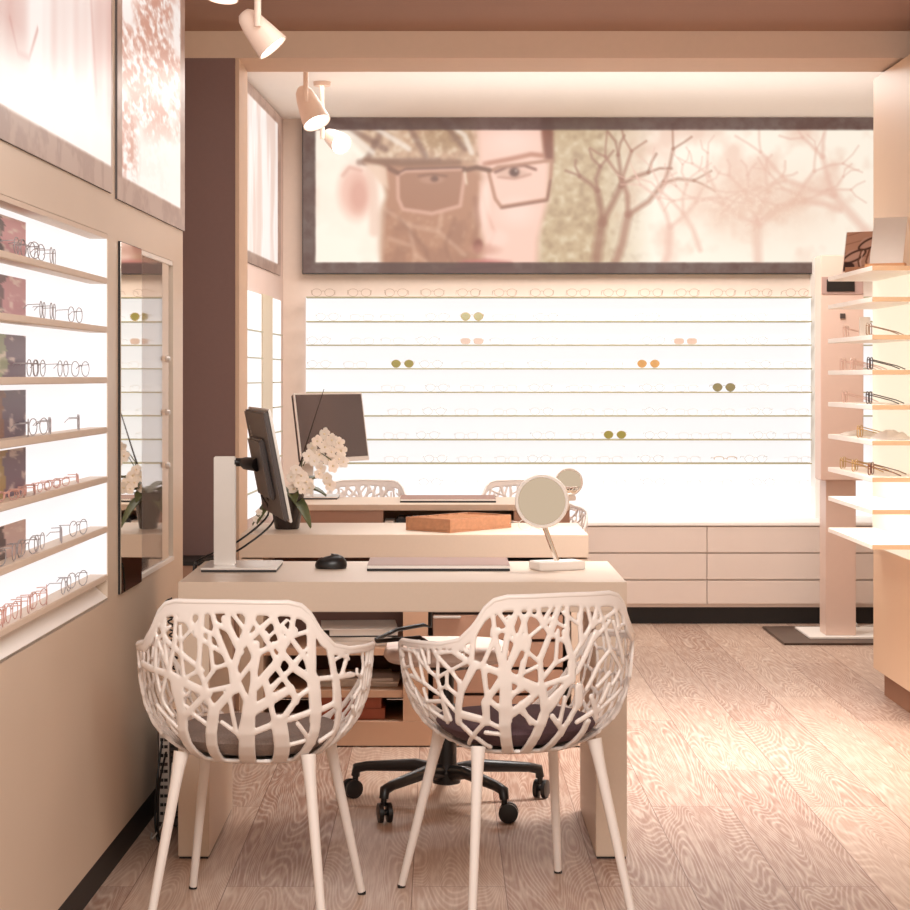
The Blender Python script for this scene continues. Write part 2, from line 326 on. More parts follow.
PAT_A=[[-0.066,0.581,-0.072,0.484,0.0149],[-0.07,0.512,-0.077,0.42,0.0116],[-0.078,0.427,-0.063,0.387,0.0116],[-0.065,0.395,-0.061,0.366,0.0132],[-0.085,0.578,-0.099,0.52,0.0083],[-0.147,0.57,-0.088,0.522,0.0116],[-0.104,0.544,-0.068,0.492,0.0116],[-0.076,0.532,-0.12,0.486,0.0083],[-0.121,0.521,-0.115,0.4,0.0073],[-0.135,0.536,-0.094,0.531,0.0099],[-0.129,0.578,-0.138,0.468,0.0083],[-0.131,0.495,-0.154,0.415,0.0099],[-0.154,0.483,-0.083,0.433,0.0116],[-0.089,0.438,-0.069,0.421,0.0116],[-0.076,0.422,-0.116,0.4,0.0099],[-0.256,0.421,-0.15,0.408,0.0165],[-0.158,0.41,-0.058,0.368,0.0198],[-0.18,0.523,-0.149,0.477,0.0073],[-0.169,0.496,-0.134,0.466,0.0073],[-0.16,0.573,-0.165,0.499,0.0083],[-0.148,0.519,-0.184,0.486,0.0066],[-0.208,0.546,-0.164,0.506,0.0073],[-0.209,0.537,-0.184,0.481,0.0066],[-0.196,0.506,-0.151,0.415,0.0093],[-0.17,0.527,-0.157,0.433,0.0073],[-0.187,0.495,-0.197,0.41,0.0066],[-0.049,0.581,-0.025,0.488,0.0116],[-0.035,0.514,0.004,0.421,0.0149],[-0.035,0.531,0.004,0.512,0.0116],[-0.067,0.516,-0.025,0.5,0.0099],[-0.085,0.504,-0.021,0.465,0.0099],[-0.007,0.582,-0.002,0.516,0.0116],[-0.013,0.541,0.024,0.467,0.0165],[-0.009,0.573,0.037,0.514,0.0093],[0.049,0.583,0.041,0.519,0.0165],[0.056,0.551,0.022,0.477,0.0149],[0.032,0.503,0.004,0.421,0.0165],[-0.049,0.5,-0.042,0.42,0.0093],[-0.006,0.439,-0.042,0.427,0.0099],[-0.036,0.431,-0.067,0.39,0.0099],[0.097,0.543,0.032,0.482,0.0116],[0.032,0.51,0.058,0.447,0.0099],[0.099,0.486,0.053,0.453,0.0099],[0.059,0.454,0.017,0.402,0.0116],[0.062,0.455,0.04,0.341,0.0132],[0.005,0.429,0.009,0.382,0.0231],[0.011,0.389,-0.052,0.322,0.0198],[0.013,0.403,0.038,0.345,0.0149],[-0.062,0.373,-0.002,0.387,0.0116],[-0.064,0.372,-0.048,0.321,0.0132],[-0.063,0.367,-0.131,0.305,0.0149],[-0.144,0.404,-0.134,0.318,0.0198],[-0.162,0.401,-0.185,0.351,0.0066],[-0.195,0.408,-0.181,0.338,0.0066],[-0.184,0.341,-0.161,0.307,0.0073],[-0.128,0.355,-0.104,0.369,0.0066],[-0.135,0.344,-0.11,0.331,0.0066],[0.08,0.346,0.033,0.324,0.0149],[0.081,0.419,0.056,0.39,0.0093],[0.034,0.552,0.083,0.508,0.0083],[-0.126,0.39,-0.135,0.303,0.0198],[-0.133,0.311,-0.187,0.14,0.0248],[-0.046,0.333,-0.105,0.14,0.0265],[0.039,0.343,0.007,0.14,0.0281],[-0.006,0.359,0.003,0.271,0.0099],[0.001,0.279,0.016,0.246,0.0099],[-0.033,0.299,0.012,0.265,0.0093],[0.028,0.325,0.012,0.271,0.0099],[-0.106,0.32,-0.066,0.286,0.0099],[0.048,0.333,0.114,0.371,0.0165],[0.076,0.402,0.101,0.298,0.0116],[0.051,0.275,0.107,0.299,0.0132],[0.115,0.451,0.06,0.39,0.0116],[-0.208,0.328,-0.155,0.272,0.0099],[-0.187,0.293,-0.16,0.236,0.0099],[0.055,0.453,0.049,0.335,0.0159],[0.041,0.339,0.031,0.14,0.0265],[0.049,0.325,0.13,0.377,0.0165],[0.079,0.406,0.101,0.298,0.0116],[0.047,0.271,0.115,0.299,0.0116],[0.11,0.302,0.15,0.14,0.0347],[0.112,0.298,0.149,0.356,0.0132],[0.148,0.349,0.136,0.385,0.0132],[0.139,0.378,0.099,0.438,0.0106],[0.143,0.355,0.185,0.384,0.0116],[0.137,0.307,0.186,0.323,0.0149],[0.188,0.399,0.222,0.14,0.0238],[0.156,0.295,0.194,0.25,0.0093],[0.15,0.232,0.198,0.244,0.0099],[0.203,0.324,0.254,0.339,0.0132],[0.243,0.399,0.309,0.141,0.0159],[0.194,0.4,0.295,0.4,0.0106],[0.241,0.234,0.285,0.264,0.0116],[0.089,0.384,0.143,0.434,0.0083],[0.057,0.382,0.11,0.442,0.0116],[0.137,0.43,0.178,0.399,0.0132],[0.141,0.431,0.155,0.449,0.0083],[0.09,0.582,0.117,0.489,0.0149],[0.15,0.574,0.133,0.496,0.0116],[0.182,0.57,0.181,0.405,0.0198],[0.13,0.499,0.186,0.514,0.0099],[0.121,0.52,0.174,0.44,0.0116],[0.17,0.447,0.182,0.405,0.0132],[0.147,0.517,0.101,0.441,0.0099],[0.106,0.448,0.054,0.39,0.0116],[0.055,0.459,0.138,0.502,0.0126],[0.041,0.561,0.09,0.48,0.0099],[0.079,0.506,0.105,0.441,0.0099],[0.1,0.444,0.148,0.353,0.0106],[0.114,0.557,0.043,0.497,0.0116],[0.085,0.498,0.129,0.538,0.0073],[0.104,0.483,0.146,0.427,0.0132],[0.14,0.433,0.184,0.4,0.0132],[0.141,0.441,0.173,0.473,0.0073],[0.12,0.409,0.138,0.427,0.0093],[0.09,0.376,0.123,0.415,0.0083],[0.079,0.41,0.093,0.358,0.0099],[0.037,0.516,0.06,0.457,0.0106],[0.06,0.485,0.05,0.376,0.0159],[0.048,0.337,0.13,0.381,0.0149],[0.217,0.501,0.24,0.399,0.0149],[0.239,0.407,0.251,0.331,0.0159],[0.227,0.465,0.282,0.437,0.0083],[0.234,0.439,0.264,0.448,0.0073],[0.28,0.452,0.26,0.397,0.0093],[0.194,0.4,0.307,0.397,0.0106],[0.18,0.413,0.197,0.301,0.0225]]
PAT_B=[[-0.202,0.494,-0.207,0.426,0.0116],[-0.242,0.462,-0.207,0.444,0.0093],[-0.241,0.487,-0.25,0.442,0.0073],[-0.298,0.437,-0.24,0.448,0.0083],[-0.248,0.445,-0.193,0.414,0.0132],[-0.2,0.421,-0.129,0.397,0.0165],[-0.162,0.535,-0.154,0.474,0.0099],[-0.149,0.503,-0.182,0.417,0.0099],[-0.16,0.501,-0.136,0.405,0.0132],[-0.164,0.49,-0.126,0.506,0.0083],[-0.157,0.552,-0.124,0.505,0.0093],[-0.102,0.568,-0.131,0.481,0.0132],[-0.127,0.509,-0.138,0.41,0.0132],[-0.09,0.486,-0.128,0.404,0.0132],[-0.136,0.525,-0.104,0.474,0.0083],[-0.196,0.417,-0.238,0.338,0.0116],[-0.181,0.417,-0.171,0.342,0.0106],[-0.134,0.401,-0.17,0.339,0.0116],[-0.126,0.398,-0.125,0.282,0.0215],[-0.13,0.4,-0.093,0.379,0.0165],[-0.168,0.335,-0.13,0.297,0.0093],[-0.171,0.35,-0.175,0.282,0.0132],[-0.235,0.346,-0.253,0.277,0.0159],[-0.243,0.298,-0.181,0.285,0.0116],[-0.095,0.371,-0.115,0.343,0.0083],[-0.11,0.306,-0.093,0.328,0.0083],[-0.333,0.477,-0.296,0.428,0.0093],[-0.302,0.434,-0.253,0.397,0.0093],[-0.21,0.428,-0.26,0.4,0.0083],[-0.253,0.404,-0.299,0.379,0.0083],[-0.294,0.436,-0.299,0.372,0.0073],[-0.259,0.402,-0.232,0.37,0.0083],[-0.235,0.377,-0.237,0.338,0.0099],[-0.3,0.38,-0.287,0.332,0.0083],[-0.29,0.338,-0.249,0.294,0.0083],[-0.269,0.391,-0.271,0.356,0.0073],[-0.298,0.353,-0.267,0.361,0.0066],[-0.274,0.362,-0.238,0.339,0.0083],[-0.329,0.479,-0.329,0.41,0.0066],[-0.369,0.454,-0.329,0.389,0.0083],[-0.335,0.394,-0.296,0.378,0.0073],[-0.377,0.428,-0.355,0.355,0.0066],[-0.499,0.422,-0.397,0.428,0.0066],[-0.404,0.43,-0.327,0.391,0.0066],[-0.437,0.366,-0.352,0.358,0.0066],[-0.36,0.36,-0.284,0.334,0.0083],[-0.265,0.476,-0.296,0.435,0.0066],[-0.347,0.313,-0.285,0.325,0.0083],[-0.363,0.344,-0.349,0.287,0.0073],[-0.288,0.336,-0.279,0.274,0.0093],[-0.441,0.447,-0.426,0.389,0.006],[-0.528,0.41,-0.457,0.359,0.006],[-0.546,0.363,-0.423,0.391,0.0053],[-0.431,0.392,-0.382,0.362,0.0053],[-0.546,0.357,-0.42,0.3,0.006],[-0.462,0.364,-0.429,0.327,0.0053],[-0.421,0.335,-0.387,0.27,0.0066],[-0.245,0.29,-0.175,0.278,0.0132],[-0.176,0.281,-0.269,0.186,0.0099],[-0.251,0.267,-0.195,0.178,0.0116],[-0.179,0.332,-0.176,0.274,0.0132],[-0.165,0.335,-0.13,0.304,0.0093],[-0.179,0.28,-0.138,0.256,0.0116],[-0.236,0.346,-0.254,0.269,0.0159],[-0.129,0.392,-0.134,0.14,0.0265],[-0.133,0.387,-0.171,0.335,0.0106],[-0.205,0.417,-0.235,0.345,0.0106],[-0.178,0.415,-0.171,0.327,0.0099],[-0.133,0.4,-0.069,0.36,0.0172],[-0.092,0.428,-0.098,0.391,0.0106],[-0.111,0.299,-0.068,0.337,0.0159],[-0.088,0.313,-0.064,0.273,0.0116],[-0.113,0.348,-0.083,0.366,0.0083],[-0.186,0.243,-0.139,0.238,0.0099],[-0.287,0.333,-0.294,0.264,0.0093],[-0.354,0.313,-0.285,0.322,0.0073],[-0.383,0.298,-0.288,0.271,0.0086],[-0.103,0.576,-0.121,0.506,0.0099],[-0.127,0.533,-0.108,0.47,0.0093],[-0.07,0.568,-0.097,0.507,0.0106],[-0.116,0.569,-0.091,0.513,0.0093],[-0.088,0.533,-0.123,0.423,0.0116],[-0.092,0.533,-0.083,0.449,0.0093],[-0.078,0.476,-0.095,0.394,0.0099],[-0.071,0.578,-0.046,0.511,0.0093],[-0.015,0.575,-0.049,0.515,0.0093],[-0.08,0.538,-0.048,0.523,0.0073],[-0.029,0.526,-0.085,0.481,0.0086],[-0.062,0.534,-0.026,0.487,0.0116],[-0.0,0.577,-0.03,0.494,0.0149],[-0.02,0.512,-0.053,0.428,0.0139],[-0.052,0.436,-0.044,0.36,0.0132],[-0.125,0.485,-0.052,0.425,0.0093],[-0.097,0.397,-0.047,0.42,0.0086],[-0.018,0.519,0.018,0.5,0.0083],[-0.029,0.492,0.015,0.467,0.0093],[0.012,0.586,0.016,0.465,0.0116],[0.009,0.492,0.036,0.411,0.0165],[-0.009,0.497,-0.012,0.419,0.0093],[-0.015,0.419,0.022,0.434,0.0073],[-0.009,0.426,-0.041,0.388,0.0106],[0.053,0.585,0.049,0.503,0.0106],[0.046,0.531,0.054,0.463,0.0116],[0.066,0.487,0.028,0.425,0.0099],[0.003,0.539,0.052,0.505,0.0083],[0.061,0.573,0.081,0.503,0.0093],[0.101,0.575,0.084,0.501,0.0099],[0.093,0.527,0.051,0.461,0.0116],[-0.124,0.394,-0.041,0.359,0.0192],[-0.041,0.363,-0.111,0.309,0.0126],[-0.037,0.369,0.025,0.385,0.0126],[0.03,0.419,0.034,0.376,0.0192],[0.036,0.382,-0.028,0.321,0.0165],[-0.037,0.36,-0.023,0.293,0.0132],[-0.116,0.349,-0.083,0.374,0.0083],[0.076,0.502,0.158,0.535,0.0093],[0.145,0.585,0.157,0.523,0.0099],[0.049,0.399,0.092,0.488,0.0126],[0.078,0.464,0.135,0.512,0.0093],[0.101,0.543,0.139,0.439,0.0083],[0.14,0.446,0.103,0.407,0.0083],[0.108,0.413,0.078,0.352,0.0093],[0.149,0.55,0.168,0.488,0.0083],[0.163,0.49,0.208,0.509,0.0073],[0.146,0.509,0.195,0.403,0.0083],[0.136,0.444,0.185,0.391,0.0083],[0.143,0.388,0.109,0.357,0.0093],[0.185,0.39,0.158,0.355,0.0083],[-0.044,0.354,-0.028,0.291,0.0149],[-0.028,0.298,-0.064,0.14,0.0248],[-0.111,0.307,-0.044,0.357,0.0126],[-0.089,0.304,-0.046,0.267,0.0116],[-0.017,0.307,0.018,0.366,0.0165],[-0.005,0.288,0.03,0.251,0.0132],[0.021,0.337,0.021,0.265,0.0093],[0.056,0.36,0.063,0.315,0.0198],[0.064,0.323,0.037,0.244,0.0132],[0.039,0.252,0.023,0.14,0.0182],[0.075,0.267,0.127,0.298,0.0126],[0.096,0.334,0.135,0.271,0.0116],[0.11,0.265,0.131,0.14,0.0159],[0.123,0.285,0.164,0.317,0.0099],[0.148,0.359,0.131,0.313,0.0093],[0.157,0.312,0.198,0.336,0.0086]]
# ================================================================== ROOM
def XW(Y): return -.9685+.0225*Y           # left wall face
def XB(Y): return -1.3077+.042*Y           # left wall of the rear room
LW=lambda x,y,z:(XW(y)+x,y,z)
LB=lambda x,y,z:(XB(y)+x,y,z)
# floor: limed oak planks
fm=bpy.data.materials.new('limed_oak_planks'); fm.use_nodes=True; nt=fm.node_tree; N=nt.nodes; Lk=nt.links; b=N['Principled BSDF']
tc=N.new('ShaderNodeTexCoord')
def mapping(sc,rot=0,loc=(0,0,0)):
    m=N.new('ShaderNodeMapping'); m.inputs['Scale'].default_value=sc; m.inputs['Rotation'].default_value=(0,0,rot); m.inputs['Location'].default_value=loc
    Lk.new(tc.outputs['Object'],m.inputs['Vector']); return m
br=N.new('ShaderNodeTexBrick'); mp=mapping((1,1,1),PI/2,(0,0.07,0)); Lk.new(mp.outputs[0],br.inputs['Vector'])
br.inputs['Scale'].default_value=1; br.inputs['Brick Width'].default_value=1.5; br.inputs['Row Height'].default_value=.235; br.inputs['Mortar Size'].default_value=.0012
br.inputs['Color1'].default_value=(0,0,0,1); br.inputs['Color2'].default_value=(1,1,1,1); br.inputs['Mortar'].default_value=(.5,.5,.5,1); br.offset=.37
# per-plank offset of the grain
of=N.new('ShaderNodeVectorMath'); of.operation='MULTIPLY_ADD'; of.inputs[1].default_value=(3.1,7.7,0); 
Lk.new(br.outputs['Color'],of.inputs[0]); mp2=mapping((1,.11,1)); Lk.new(mp2.outputs[0],of.inputs[2])
n1=N.new('ShaderNodeTexNoise'); n1.inputs['Scale'].default_value=5.0; n1.inputs['Detail'].default_value=1.2; n1.inputs['Distortion'].default_value=.25; Lk.new(of.outputs[0],n1.inputs['Vector'])
mu=N.new('ShaderNodeMath'); mu.operation='MULTIPLY'; mu.inputs[1].default_value=70; Lk.new(n1.outputs['Fac'],mu.inputs[0])
fr=N.new('ShaderNodeMath'); fr.operation='PINGPONG'; fr.inputs[1].default_value=.5; Lk.new(mu.outputs[0],fr.inputs[0])
rp=N.new('ShaderNodeValToRGB'); rp.color_ramp.elements[0].position=.0; rp.color_ramp.elements[0].color=(1,1,1,1); rp.color_ramp.elements[1].position=.30; rp.color_ramp.elements[1].color=(0,0,0,1)
Lk.new(fr.outputs[0],rp.inputs[0])
n2=N.new('ShaderNodeTexNoise'); n2.inputs['Scale'].default_value=90; n2.inputs['Detail'].default_value=3; mp3=mapping((1,.07,1)); Lk.new(mp3.outputs[0],n2.inputs['Vector'])
r2=N.new('ShaderNodeValToRGB'); r2.color_ramp.elements[0].position=.42; r2.color_ramp.elements[0].color=(0,0,0,1); r2.color_ramp.elements[1].position=.62; r2.color_ramp.elements[1].color=(1,1,1,1); Lk.new(n2.outputs['Fac'],r2.inputs[0])
mxa=N.new('ShaderNodeMix'); mxa.data_type='RGBA'; mxa.inputs[6].default_value=(*lin((146,108,90)),1); mxa.inputs[7].default_value=(*lin((178,146,126)),1); Lk.new(br.outputs['Color'],mxa.inputs[0])
mxb=N.new('ShaderNodeMix'); mxb.data_type='RGBA'; mxb.inputs[7].default_value=(*lin((228,212,196)),1); Lk.new(mxa.outputs[2],mxb.inputs[6])
ma=N.new('ShaderNodeMath'); ma.operation='MULTIPLY'; ma.inputs[1].default_value=.32; Lk.new(rp.outputs[0],ma.inputs[0])
mb_=N.new('ShaderNodeMath'); mb_.operation='MULTIPLY_ADD'; mb_.inputs[1].default_value=.24; Lk.new(r2.outputs[0],mb_.inputs[0]); Lk.new(ma.outputs[0],mb_.inputs[2])
Lk.new(mb_.outputs[0],mxb.inputs[0])
mxc=N.new('ShaderNodeMix'); mxc.data_type='RGBA'; mxc.inputs[7].default_value=(*lin((112,76,60)),1); Lk.new(mxb.outputs[2],mxc.inputs[6]); Lk.new(br.outputs['Fac'],mxc.inputs[0])
Lk.new(mxc.outputs[2],b.inputs['Base Color']); b.inputs['Roughness'].default_value=.42
bp=N.new('ShaderNodeBump'); bp.inputs['Strength'].default_value=.1; bp.inputs['Distance'].default_value=.001; Lk.new(mb_.outputs[0],bp.inputs['Height']); Lk.new(bp.outputs[0],b.inputs['Normal'])
struct(MB().box(-3.2,3.4,1.2,11.1,-.05,0).build('floor',fm))
struct(MB().box(-3.2,3.4,1.2,7.7,2.62,2.9).build('ceiling',browncl))
struct(MB().box(-3.2,3.4,8.05,11.1,2.69,2.9).build('ceiling',cream))
struct(MB().box(-3.2,3.4,7.7,8.05,2.516,2.9).build('trim_1',beam_m))       # beam
# back wall
struct(MB().box(-1.2,3.4,10.86,11.0,0,2.69).build('wall_back',mat('beige_back_wall',(230,210,196),.7)))
# left wall with its recesses
NZ0,NZ1=.772,1.642
w=MB(LW)
w.box(-.22,0,1.2,5.132,.08,.722); w.box(-.22,0,1.2,6.41,1.655,2.62); w.box(-.22,0,1.2,3.2,.722,1.655)
w.box(-.22,0,5.132,5.61,.08,1.655); w.box(-.22,0,5.61,6.21,.08,.72); w.box(-.22,0,6.21,6.41,.08,1.655); w.box(-.22,0,5.61,6.21,1.648,1.655)
w.box(-.22,-.052,3.2,5.132,.722,1.655); w.box(-.22,-.10,5.61,6.21,.72,1.648)
struct(w.build('wall_left',wallm))
struct(MB(LW).box(-.22,-.003,1.2,6.40,0,.0795).build('baseboard_left',blackm))
# brown clad pillar between the rooms
struct(MB().box(-2.2,-.775,7.72,8.05,0,2.516).build('wall_middle',mat('pillar_side_beige',(222,190,162),.6)))
struct(MB().box(-2.2,-.79,7.70,7.72,0,2.516).build('trim_2',mauve))
struct(MB(LB).box(-.15,0,8.05,10.86,0,2.69).build('wall_rear_left',pinkw))
struct(MB().box(3.3,3.4,1.2,11.0,0,2.62).build('wall_right',cream))
# ------------------------------------------------------------------ backlit display in the left wall
led=mat('beige_shelf_edge',(224,204,186),.5)
t=thing('display_case','backlit white display recess with seven beige shelves in the left wall','display case',(-.9,4.2,.75))
m=MB(LW); m.box(-.0515,-.045,3.2,5.132,.775,1.642); m.box(-.0515,-.002,5.124,5.131,.775,1.642); m.build('light_panel',panel_w,t)
MB(LW).box(-.0515,0,3.2,5.131,1.642,1.654).build('top_rail',led,t)
MB(LW).add([(-.05,3.2,.766),(0,3.2,.723),(0,3.2,.715),(-.05,3.2,.715),(-.05,5.13,.766),(0,5.13,.723),(0,5.13,.715),(-.05,5.13,.715)],[(0,1,2,3),(7,6,5,4),(0,4,5,1),(1,5,6,2),(2,6,7,3),(3,7,4,0)]).build('sill',cream,t)
LZ=[1.534,1.409,1.280,1.152,1.026,.898,.775]
for z in LZ: MB(LW).box(-.0445,.002,3.2,5.122,z-.008,z+.008).build('shelf',led,t,bev=.002)
# small mauve and pink tiles with painted reflections, standing in for a mirror strip
NR=['top','second','third','fourth','fifth','sixth','lowest']
def YL(px): return .9685/((440-px)/2000+.0225)
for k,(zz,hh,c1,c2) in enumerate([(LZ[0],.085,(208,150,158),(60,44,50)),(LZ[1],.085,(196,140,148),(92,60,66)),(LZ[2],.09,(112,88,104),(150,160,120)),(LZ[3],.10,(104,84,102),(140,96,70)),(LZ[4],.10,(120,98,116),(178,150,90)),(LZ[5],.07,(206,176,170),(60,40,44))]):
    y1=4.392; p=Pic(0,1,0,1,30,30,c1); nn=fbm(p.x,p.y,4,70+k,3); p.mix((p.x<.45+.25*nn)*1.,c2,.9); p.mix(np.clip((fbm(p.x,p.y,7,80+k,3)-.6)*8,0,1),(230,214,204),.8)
    r=thing('reflection_tile','%s mauve and pink painted mirror reflection at the back of the lit %s shelf'%(['small','dim','greenish','purple','yellowish','pale'][k],NR[k]),'picture',(XW(4.1)-.04,4.1,zz+.008),'painted reflections in the lit recess')
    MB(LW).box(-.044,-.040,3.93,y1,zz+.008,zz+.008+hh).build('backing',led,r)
    p.mesh('print',lambda u,v,zz=zz,hh=hh:(XW(3.93+.46*u)-.0395,3.93+.46*u,zz+.008+hh*(1-v)),picmat('tile_reflection_%d'%k,0,1),r)
# ------------------------------------------------------------------ narrow mirror and glazed niche
r=thing('wall_mirror','tall narrow frameless mirror on the left wall reflecting the lit back wall','mirror',(XW(5.43),5.43,.71))
MB(LW).box(.0,.006,5.278,5.598,.714,1.647).build('backing',blackm,r)
MB(LW).box(.0062,.008,5.280,5.596,.716,1.645).build('glass',mirror,r)
r=thing('glazed_niche','white recessed niche behind a hazy glass pane beside the narrow mirror','niche',(XW(5.9),5.9,.72))
gl=bpy.data.materials.new('hazy_reflective_glass'); gl.use_nodes=True; nt=gl.node_tree; bb=nt.nodes['Principled BSDF']
bb.inputs['Base Color'].default_value=(*lin((226,214,206)),1); bb.inputs['Roughness'].default_value=.03; bb.inputs['Metallic'].default_value=.75; bb.inputs['Alpha'].default_value=.62
MB(LW).box(-.099,-.094,5.611,6.209,.721,1.647).build('back_panel',white,r)
MB(LW).box(-.007,-.003,5.612,6.02,.735,1.632).build('glass_pane',gl,r)
MB(LW).box(-.02,-.003,6.02,6.14,.735,1.632).build('side_strip',wallm,r); MB(LW).box(-.05,-.001,5.612,6.208,1.633,1.647).build('top_rail',white,r)
MB(LW).box(-.03,-.006,6.141,6.152,.735,1.632).build('dark_joint',dark,r)
MB(LW).box(-.09,0.004,5.612,6.208,.7205,.733).build('sill',white,r)
for z in(1.343,1.181,1.02): MB().lathe([(.009,0),(.011,.006),(.007,.014)],(XW(6.08)-.003,6.08,z),(1,-.02,0),12).build('knob',silver,r)
# ------------------------------------------------------------------ posters
PA=thing('wall_poster','pale pink backlit poster with soft drapery streaks, upper left wall','poster',(XW(4.5),4.5,1.76))
MB(LW).box(.0,.005,3.0,5.165,1.762,2.615).build('light_box',dark,PA)
p=flames(3.0,5.165,0,.853,420,240,5,0,3.06,5.15,.79); p.mesh('print',lambda u,v:(XW(3+2.165*u)+.0065,3+2.165*u,2.615-.853*v),picmat('poster_print_a',.70,0),PA)
PB=thing('wall_poster','rust mottled backlit poster on the left wall beside the brown pillar','poster',(XW(5.8),5.8,1.76))
MB(LW).box(.0,.005,5.235,6.41,1.755,2.615).build('light_box',dark,PB)
p=flames(5.235,6.41,0,.86,420,300,15,1,5.30,6.32,.80); p.mesh('print',lambda u,v:(XW(5.235+1.175*u)+.0065,5.235+1.175*u,2.615-.86*v),picmat('poster_print_b',.70,0),PB)
PC_=thing('wall_poster','slim backlit poster on the rear side wall behind the pillar','poster',(XB(10),10,1.83))
MB(LB).box(.0,.005,9.2,10.70,1.83,2.68).build('light_box',dark,PC_)
p=flames(9.2,10.70,0,.85,300,200,25,2,9.3,10.57,.80,.05); p.mesh('print',lambda u,v:(XB(9.2+1.5*u)+.0065,9.2+1.5*u,2.68-.85*v),picmat('poster_print_c',.72,0),PC_)
YP=10.80
PD=thing('wall_poster','wide backlit poster of a face in rectangular spectacles among trees','poster',(.8,YP,PZ_(273,YP)))
x0,x1,z1,z0=PX(303,YP),PX(885,YP),PZ_(117.5,YP),PZ_(273,YP)
MB().box(x0-.004,x1,YP,10.86,z0-.004,z1+.004).build('light_box',black,PD)
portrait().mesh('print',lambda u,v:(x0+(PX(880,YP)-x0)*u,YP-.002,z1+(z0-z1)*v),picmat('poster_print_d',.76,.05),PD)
# ------------------------------------------------------------------ backlit wall of glasses
YB=10.85
t=thing('display_wall','wide backlit white display wall with thin glass ledges for spectacles','display wall',(.7,YB,.7))
lx0,lx1=PX(306,YB),PX(812,YB)
MB().box(lx0,lx1,YB-.012,10.859,PZ_(516,YB),PZ_(297,YB)).build('light_panel',panel_w,t)  # both panels carried down over the wall below, standing in for glow there
MB().box(PX(820,YB),PX(905,YB),YB-.012,10.859,PZ_(516,YB),PZ_(297,YB)).build('light_panel',panel_w,t)
YS=10.72
LY=[297,321.4,345,368.7,392.3,416,439.8,463.5]
ledge=mat('greenish_glass_edge',(166,158,120),.4)
for i,y in enumerate(LY):
    z=PZ_(y,YS); MB().box(PX(306,YS),PX(812,YS),YS,YB-.013,z-.0035,z+.0025).build('ledge',ledge,t)
    MB().box(PX(862,YS),PX(905,YS),YS,YB-.013,z-.0035,z+.0025).build('ledge',ledge,t)
z8=PZ_(487,YS); MB().box(PX(306,YS),PX(812,YS),YS,YB-.013,z8-.003,z8+.003).build('ledge',panel_w,t)
struct(MB().box(PX(812,10.8),PX(820,10.8),10.70,10.86,.5325,PZ_(258,10.8)).build('trim_3',cream))
# display strips on the rear side wall
t=thing('side_display','tall lit display strips with thin ledges on the rear side wall','display case',(XB(10),10,.6))
for a,bq in((9.3,9.87),(10.30,10.66)):
    MB(LB).box(.0,.012,a,bq,.62,1.695).build('light_panel',panel_w,t)
    for z in(.74,.87,1.0,1.13,1.26,1.38,1.51): MB(LB).box(.0125,.022,a,bq,z-.003,z+.003).build('ledge',ledge,t)
MB(LB).box(.0,.016,9.89,10.28,.58,1.70).build('mirror_post',mat('olive_grey_panel',(206,188,160),.4),t)
# ------------------------------------------------------------------ low drawer cabinet along the back wall
YC=10.39
t=thing('low_cabinet','long pale pink cabinet with three rows of drawers under the lit wall','cabinet',(.8,YC,0))
MB().box(-.84,2.9,YC+.02,10.855,.09,.515).build('body',cab,t)
MB().box(-.84,2.9,YC-.005,10.855,.515,.532).build('top',cream,t,bev=.003)
MB().box(-.84,2.9,YC+.06,10.8,0,.09).build('plinth',blackm,t)
xs=[PX(707,YC)-1.07*2+.0,PX(707,YC)-1.07,PX(707,YC),PX(707,YC)+1.07]; xs=[-.84]+[x for x in xs if x>-.8]+[2.9]
zr=[.106,.233,.373,.513]
for i in range(len(xs)-1):
    for j in range(3):
        MB().box(xs[i]+.002,xs[i+1]-.002,YC,YC+.02,zr[j]+.003,zr[j+1]-.003).build('drawer',cab,t,bev=.002)
# ================================================================== DESKS
X1a,X1b=PX(178,5.344),PX(627,5.344)
def desk(label,xa,xb,ya,yb,th=.08,h=.74,name='desk'):
    d=thing(name,label,'desk',((xa+xb)/2,ya,0))
    MB().box(xa,xb,ya,yb,h-th,h).build('desktop',desk_m,d,bev=.002)
    for (a,b) in((xa,xa+.083),(xb-.083,xb)):
        l=MB().box(a,b,ya+.001,yb,.006,h-th-.0005).build('side_panel',desk_m,d,bev=.002)
        MB().box(a+.003,b-.003,ya+.004,yb-.003,0,.0055).build('foot_strip',black,l)
    return d
D1=desk('thick beige waterfall desk in front, carrying the tilted monitor stand and mouse',X1a,X1b,5.344,5.95)
Y2=6.95; X2a,X2b=PX(240,Y2),PX(588.5,Y2)
D2=thing('storage_counter','beige counter behind the front desk with open shelves and drawers below','counter',((X2a+X2b)/2,Y2,0))
MB().box(X2a,X2b,Y2,7.52,.66,.74).build('worktop',desk_m,D2,bev=.002)
for a,b in((X2a,X2a+.08),(X2b-.06,X2b)): MB().box(a,b,Y2+.002,7.5,.005,.655).build('side_panel',desk_m,D2,bev=.002)
gx=lambda px:PX(px,Y2)
MB().box(X2a+.0805,X2b-.0605,7.44,7.46,.09,.655).build('back_panel',mat('deep_brown_back',(120,84,70),.7),D2)
MB().box(X2a+.0805,X2b-.0605,Y2+.01,7.44,.005,.088).build('plinth',mat('brown_laminate',(196,156,128),.5,noise=.03),D2)
MB().box(gx(403),gx(428),Y2+.012,7.43,.0885,.655).build('divider',MATS['brown_laminate'],D2)
sh=MATS['brown_laminate']
for z in(.183,.330): MB().box(X2a+.0805,gx(403)-.001,Y2+.02,7.43,z-.012,z+.0125).build('shelf',sh,D2)
